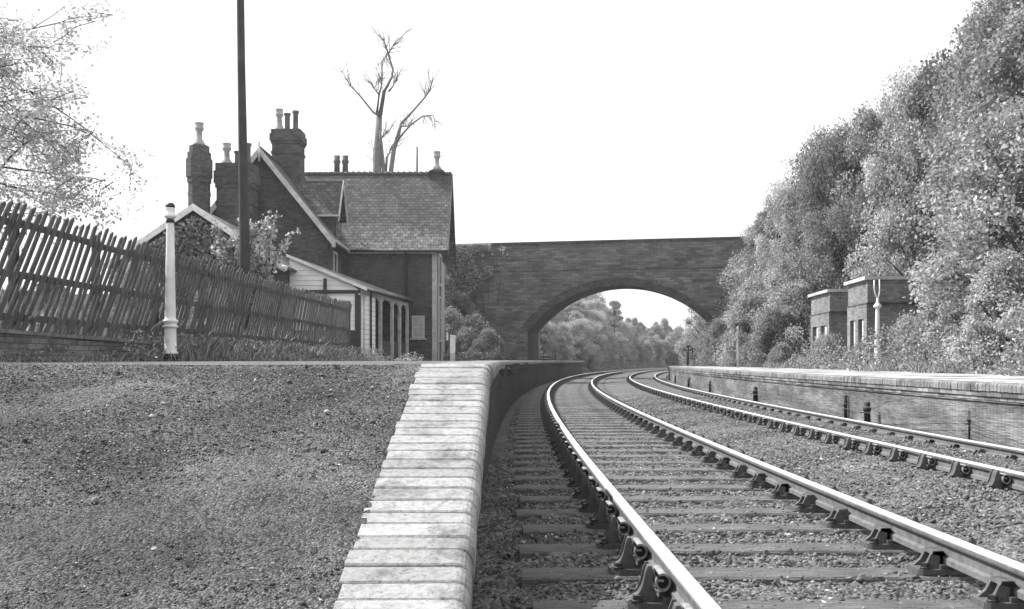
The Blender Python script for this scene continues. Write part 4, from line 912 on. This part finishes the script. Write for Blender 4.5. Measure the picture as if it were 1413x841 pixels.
# behind the paling fence
for i, (k, X, Y, s) in enumerate([(1, -9.4, 14.5, .28), (3, -9.2, 17.5, .35), (1, -9.0, 20.5, .4), (3, -8.6, 23.5, .5), (0, -9.5, 26.5, .55), (3, -8.4, 29, .65), (1, -10.5, 12, .25), (0, -10.8, 31, .6)]):
    plant(k, SHRUBS, X, Y, gz(X, Y)-.25, s, rv.uniform(0, 6.28), 'shrub', 'low bush seen in patches through the slanted paling fence', 'shrub', 'low bushes behind the paling fence')
# undergrowth and grass: blades
def blades(X, Y, Z, h, wd, rng, lean=.35):
    n = len(X); a = rng.uniform(0, 6.28, n); l = rng.normal(0, lean, (n, 2))*h[:, None]; dx_, dy_ = np.cos(a)*wd, np.sin(a)*wd
    b0 = np.stack([X-dx_, Y-dy_, Z], 1); b1 = np.stack([X+dx_, Y+dy_, Z], 1); m1 = np.stack([X+l[:, 0]*.4+dx_*.8, Y+l[:, 1]*.4+dy_*.8, Z+h*.6], 1); t1 = np.stack([X+l[:, 0], Y+l[:, 1], Z+h], 1)
    return np.stack([b0, b1, m1, t1], 1).reshape(-1, 3), np.arange(4*n).reshape(-1, 4), rng.random(n)
def merge(L):
    V = []; Fc = []; rn = []; b_ = 0
    for v, f, q in L: V.append(v); Fc.append(f+b_); rn.append(q); b_ += len(v)
    return np.concatenate(V), np.concatenate(Fc), np.concatenate(rn)
r = np.random.default_rng(77)
# weeds along the foot of the low wall
n = 9000; Y = 8+34*r.random(n)**1.15; dn = vnoise(Y, Y*0+1, .9, 6); keep = r.random(n) < np.clip(.1+.6*dn+.7*(Y > 17), .03, 1); Y = Y[keep]; X = fence_x(Y)+.16+np.abs(r.normal(0, .25, len(Y)))
h = r.uniform(.04, .22, len(Y))*(.6+.6*(Y > 17)); L1_ = blades(X, Y, np.full(len(Y), .0)+plat_z(Y)-.02, h, np.full(len(Y), .006), r)
n = 5000; Y2_ = 16+25*r.random(n); X2_ = fence_x(Y2_)+.18+np.abs(r.normal(0, .22, n)); Z2_ = .03+r.random(n)**1.6*.38*(.5+.7*(vnoise(Y2_, Y2_*0, 1.2, 9) > -.1)); L2_ = leaves(np.stack([X2_, Y2_, Z2_], 1), r.uniform(.03, .08, n), r)
n = 900; Y3_ = 9+8*r.random(n); X3_ = fence_x(Y3_)+.2+np.abs(r.normal(0, .1, n)); L3_ = leaves(np.stack([X3_, Y3_, .02+r.random(n)**2*.2], 1), r.uniform(.02, .06, n), r)
n = 2200; Yw = 18+17*r.random(n); Yw = Yw[vnoise(Yw, Yw*0+2, 1.5, 19) > -.1]; L4_ = blades(fence_x(Yw)+.2+np.abs(r.normal(0, .15, len(Yw))), Yw, np.zeros(len(Yw)), r.uniform(.12, .5, len(Yw)), np.full(len(Yw), .007), r, .25)
V, Fc, rn = merge([L1_, L2_, L3_, L4_]); tag(npmesh('weeds', V, Fc, M['grass'], rnd=rn), 'straggling grass and weeds along the foot of the low wall', 'weeds', kind='stuff')
# grass behind fence
n = 22000; Y = 9+27*r.random(n); X = fence_x(Y)-.25-r.random(n)**1.3*3.5; Z = ground_h(X, Y); L1_ = blades(X, Y, Z-.03, r.uniform(.2, .75, n), np.full(n, .012), r)
V, Fc, rn = L1_; tag(npmesh('long_grass', V, Fc, M['grass'], rnd=rn), 'long rough grass behind the paling fence', 'grass', kind='stuff')
# right platform tufts and undergrowth
n = 30000; t = 9+60*r.random(n)**1.2; u = EDGE_R+1.2+7.5*r.random(n)**.8; X = cx(t)+u*np.cos(ct(t)); Y = t-u*np.sin(ct(t)); msk = (vnoise(X, Y, 1.3, 12)+1.5*(u-EDGE_R-3.2)/3.5 > .35); X, Y, u = X[msk], Y[msk], u[msk]
Z = np.maximum(ground_h(X, Y), PR_Z); Lg = blades(X, Y, Z-.03, r.uniform(.05, .3, len(X))*np.clip((u-EDGE_R)/3, .3, 2), np.full(len(X), .011), r)
n = 60000; t = 14+52*r.random(n)**1.1; st_ = np.interp(t, [0, 34, 40, 52, 57, 70], [9.6, 9.8, 9.8, 9.6, 8.8, 8.6]); u = st_-.3+5.5*r.random(n)**1.2; X = cx(t)+u*np.cos(ct(t)); Y = t-u*np.sin(ct(t)); Z = np.maximum(ground_h(X, Y), PR_Z)
hm = .2+.6*np.clip(vnoise(X, Y, 1.1, 14)+.5, 0, 1.3); ramp_ = np.clip((u-st_+.3)/1.2, .1, 1); inhut = ((X > 12.3) & (Y > 36.5) & (Y < 48))
Z = Z+hm*ramp_*r.random(n)**.6*np.where(Y < 30, 1.3, np.where(Y < 48, 2.3, 1.5)); msk = ~inhut; Lu = leaves(np.stack([X, Y, Z], 1)[msk], r.uniform(.06, .13, msk.sum()), r)
V, Fc, rn = merge([Lg, Lu]); tag(npmesh('undergrowth', V, Fc, M['grass'], rnd=rn), 'tangled undergrowth and grass tufts along the back of the right platform', 'undergrowth', kind='stuff')
# ground cover on bridge slope and far cutting
n = 60000; Y = 57+20*r.random(n); Xj = -9+10*r.random(n); Z = ground_h(Xj, Y); msk = (Y < 65.2-(Xj-.9)*.23*0) & (Xj < .7) & (Z > -.5); La = leaves(np.stack([Xj, Y, Z+r.random(n)*.45], 1)[msk], r.uniform(.07, .16, msk.sum()), r)
n = 70000; Y = 76+75*r.random(n); u = -4.1-11*r.random(n); X = cx(Y)+u; Z = ground_h(X, Y); Lb = leaves(np.stack([X, Y, Z+r.random(n)*.5], 1), r.uniform(.1, .22, n), r)
n = 16000; Y = 70+60*r.random(n); u = 7+8*r.random(n); X = cx(Y)+u; Z = ground_h(X, Y); Lc = leaves(np.stack([X, Y, Z+r.random(n)*.4], 1), r.uniform(.1, .22, n), r)
V, Fc, rn = merge([La, Lb, Lc]); tag(npmesh('ground_cover', V, Fc, M['leaf'], rnd=rn), 'leafy ground cover on the banks beside and beyond the bridge', 'ground cover', kind='stuff')
# creeper over the left part of the bridge wall
cr = empty('creeper', (-3, 65.5, 3), 'creeper hanging over the left end of the bridge parapet', 'creeper'); n = 9000
w_ = -1.2-6*r.random(n)**.8; z_ = 7.3-r.random(n)**1.3*(1.0+4.0*np.clip((-w_-1)/5, 0, 1)); fade = np.clip((-w_-1.0)/3.2, 0, 1)*np.clip(1.15-(7.3-z_)/(1.2+4.0*np.clip((-w_-1)/5, 0, 1)), 0, 1); keep = (vnoise(w_, z_, .55, 3)*.6+r.random(n)*.5) > .55-fade*.8; w_, z_ = w_[keep], z_[keep]; n = len(w_)
pts = np.array([tuple(W3(a, -.1-.25*q, b_)) for a, b_, q in zip(w_, z_, r.random(n))]); V, Fc, rn = leaves(pts, r.uniform(.09, .2, n), r); npmesh('foliage', V, Fc, M['leaf_light'], cr, rn, sub=tuple(cr.location))
m = MB(); 
for i in range(14):
    w0 = -1.5-5.5*rv.random(); m.tube([W3(w0, -.08, 3+rv.random()), W3(w0+rv.uniform(-.4, .4), -.1, 5), W3(w0+rv.uniform(-.8, .8), -.1, 7)], [.03, .02, .01], 5)
m.build('stem', M['bark'], cr)
# climber on the low gable
cp = empty('climbing_plant', (-11.5, 39.6, 0), 'leafy climber smothering the gable of the low building beside the telegraph pole', 'climbing plant')
n = 16000; x_ = r.uniform(lx2+.2, ex2-.3, n); z_ = r.uniform(1.0, 5.5, n); lim = az2-.35-s2_*np.abs(x_-ax2); dens = vnoise(x_, z_, .9, 15); keep = (z_ < lim) & (dens > -.25+.35*(x_ > ax2+1.2)) ; x_, z_ = x_[keep], z_[keep]
pts = np.stack([x_, 39.95-.35*r.random(len(x_)), z_], 1)
ex_ = []; m = MB()
for i in range(26):
    px0 = rv.uniform(295, 372); py0 = rv.uniform(330, 390); bx_, bz_ = PX(px0, 38.6), PZ(py0, 38.6); a = rv.uniform(-.5, 1.0); L_ = rv.uniform(.7, 1.9); tipx, tipz = bx_+L_*math.sin(a), bz_+L_*math.cos(a)*.9
    pth = [(bx_, 38.9, bz_-.6), ((bx_+tipx)/2-.1, 38.7, (bz_+tipz)/2+.1), (tipx, 38.5, tipz)]; m.tube(pth, [.02, .015, .006], 4)
    k = 70; tq = r.random(k)[:, None]; A_, B_, C_ = [np.array(p_) for p_ in pth]; q_ = (1-tq)**2*A_+2*tq*(1-tq)*B_+tq**2*C_; ex_.append(q_+r.normal(0, .09, (k, 3)))
for i in range(12): m.tube([(-12.5+rv.uniform(-2, 2.5), 39.95, 0), (-12+rv.uniform(-2, 2), 39.9, 2.2), (-12+rv.uniform(-1.5, 2), 39.85, 3.9)], [.04, .03, .01], 5)
pts = np.concatenate([pts]+ex_); V, Fc, rn = leaves(pts, r.uniform(.09, .2, len(pts)), r); npmesh('foliage', V, Fc, M['leaf_light'], cp, rn, sub=tuple(cp.location)); m.build('stem', M['bark'], cp)
# small plant at the crest by the coping
fp = empty('small_plant', (PX(568, 8.5), 8.5, 0), 'small flowering weed at the top of the platform ramp beside the coping', 'plant')
n = 260; pts = np.stack([PX(568, 8.5)+r.normal(0, .05, n), 8.5+r.normal(0, .1, n), .005+np.abs(r.normal(0, .025, n))], 1); V, Fc, rn = leaves(pts, r.uniform(.012, .03, n), r); npmesh('foliage', V, Fc, M['grass'], fp, rn, sub=tuple(fp.location))

# bare tree behind the house, traced as limbs with depth
bt = empty('bare_tree', (PX(524, 78), 78, 0), 'bare leafless tree with two leaning trunks rising behind the station house roof', 'tree')
def c3(p, dy): X_, Y_ = 380+p[0]*.309, 20+p[1]*.309; return (PX(X_, 78+dy), 78+dy, PZ(Y_, 78+dy))
m = MB(); limbs = [([(452, 1100), (455, 700), (460, 560), (466, 450)], [18, 17, 14, 12]), ([(478, 1100), (484, 700), (474, 600), (468, 520)], [9, 8, 7, 5]), ([(466, 450), (485, 350), (500, 320), (520, 280), (525, 245), (505, 175), (492, 140), (480, 110)], [10, 8, 6, 5, 4.5, 3.5, 2.5, 1.5]),
 ([(460, 450), (440, 440), (380, 365), (335, 320), (300, 255)], [6, 4, 3.2, 2.2, 1.2]), ([(455, 440), (462, 360), (445, 335), (425, 300)], [5, 4, 2.4, 1.2]), ([(462, 360), (475, 320), (478, 280), (475, 210)], [4, 3.5, 3, 1.6]), ([(505, 175), (530, 130), (580, 85)], [2.5, 2, 1]),
 ([(505, 345), (520, 325), (545, 295), (543, 250)], [4, 3, 2.4, 1.4]), ([(495, 1100), (515, 700), (530, 600), (545, 550), (560, 490)], [10, 9.5, 9, 8, 6]), ([(560, 490), (610, 435), (670, 370), (690, 340), (705, 295)], [5, 4, 3.4, 3, 2]), ([(545, 565), (575, 525), (610, 490), (660, 455), (705, 450), (715, 495)], [5, 4, 3.6, 3, 2, 1]),
 ([(560, 500), (590, 500), (610, 480)], [3, 2.6, 2]), ([(494, 700), (498, 640), (520, 590), (545, 560)], [5, 5, 4.5, 4]), ([(440, 700), (438, 640), (440, 600)], [4, 3.5, 2.5]), ([(470, 560), (480, 545), (490, 530)], [3, 2, 1]), ([(478, 300), (460, 285), (465, 300)], [2, 2, 1]), ([(668, 372), (662, 340)], [2, 1]), ([(500, 170), (488, 190), (485, 215)], [2, 1.6, 1])]
ri = random.Random(9)
for L_, wd in limbs:
    d0 = 0; pp = []
    for i, p_ in enumerate(L_): pp.append(c3((p_[0]+ri.uniform(-2, 2), p_[1]), d0)); d0 += ri.uniform(-.4, .5) if p_[1] < 700 else 0
    # bottom goes to the ground
    pp = [(a, b_, max(c_, -.2)) for a, b_, c_ in pp]; m.tube(pp, [q_*.309*78/F*1.15 for q_ in wd], 7)
    for k in range(11 if len(L_) > 2 else 3):
        a = Vector(pp[-1 if k < 4 else -2]).lerp(Vector(pp[-2 if k < 4 else max(-len(pp), -3)]), ri.random()); 
        if L_[0][1] > 900: break
        dv = (Vector(pp[-1])-Vector(pp[-2])).normalized()+Vector((ri.uniform(-.9, .9), ri.uniform(-.6, .6), ri.uniform(-.4, .9))); m.tube([a, a+dv*.45, a+dv*.8+Vector((ri.uniform(-.2, .2), 0, ri.uniform(-.2, .2)))], [.028, .018, .01], 4); q2_ = a+dv*.8; m.tube([a+dv*.45, q2_+Vector((ri.uniform(-.5, .5), ri.uniform(-.3, .3), ri.uniform(-.2, .5)))], [.016, .007], 4)
m.build('trunk', M['bark_dead'], bt)

# overhanging tree at upper left: trunk outside the view
lt = empty('broadleaf_tree', (-15.5, 21, 0), 'sparse-leaved tree reaching in from the upper left corner over the fence', 'tree'); rl = random.Random(17); m = MB(); tips = []
m.tube([(-15.5, 21, -.2), (-15.3, 21, 3), (-14.8, 21.2, 6), (-14.5, 21, 9), (-14, 21, 11)], [.35, .3, .24, .16, .06], 10)
def branch(p, d, L_, rad, dep):
    pts = [p]; q_ = Vector(p); dd = Vector(d)
    for i in range(5):
        if q_.x > -8.6-.0*dep: q_ = q_-Vector((.25, 0, 0)); dd.x = -abs(dd.x)*.3
        dd = (dd+Vector((rl.uniform(-.18, .18), rl.uniform(-.18, .18), rl.uniform(-.16, .12)))).normalized(); q_ = q_+dd*L_/5; pts.append(q_.copy())
        if dep > 0 and i > 0 :
            for _ in range(2 if dep > 1 else 1):
                nd = (dd+Vector((rl.uniform(-.8, .8), rl.uniform(-.8, .8), rl.uniform(-.7, .6)))).normalized(); branch(q_.copy(), nd, L_*rl.uniform(.35, .6), rad*.5, dep-1)
        if dep <= 1: tips.append(q_.copy())
    m.tube(pts, [rad*(1-.85*i/5) for i in range(6)], 5 if rad < .05 else 7)
for (z_, ang, tilt, L_) in ((3.2, -.2, .12, 3.6), (4.0, .1, .04, 4.6), (5.0, -.15, .1, 5.2), (5.9, .15, .05, 4.9), (6.8, -.1, .05, 4.4), (7.6, .2, .0, 3.6), (3.6, .8, .08, 4), (5.6, 1.0, .1, 4), (4.6, -1.2, .1, 3.4), (7, -1.4, .1, 3.4)):
    branch(Vector((-15, 21.1, z_)), Vector((math.cos(ang), math.sin(ang), tilt)), L_, .045, 2)
m.build('trunk', M['bark'], lt); tp = np.array([tuple(v) for v in tips]); pts = np.repeat(tp, 26, 0)+r.normal(0, .15, (len(tp)*26, 3)); kp = (vnoise(pts[:, 0]+pts[:, 1], pts[:, 2], .45, 21) > -.12) & (pts[:, 0] < -7.75); pts = pts[kp]
V, Fc, rn = leaves(pts, r.uniform(.05, .11, len(pts)), r); M['leaf_flare'] = leafmat('leaf_flare', .3, .7, .62); npmesh('crown', V, Fc, M['leaf_flare'], lt, rn, sub=tuple(lt.location))  # leaf colour bleached to stand in for flare washing out this crown

hm_ = MB(); hm_.box(-640, 640, -640, 640, -2.4, 16); hz_ = hm_.build('haze', []); hm2 = bpy.data.materials.new('haze'); hm2.use_nodes = True; t_ = hm2.node_tree
t_.nodes.remove(t_.nodes['Principled BSDF']); pv = t_.nodes.new('ShaderNodeVolumePrincipled'); pv.inputs['Color'].default_value = g(.97); pv.inputs['Density'].default_value = .0005; pv.inputs['Anisotropy'].default_value = .35
t_.links.new(pv.outputs[0], t_.nodes['Material Output'].inputs['Volume']); hz_.data.materials.append(hm2); tag(hz_, kind='stuff')
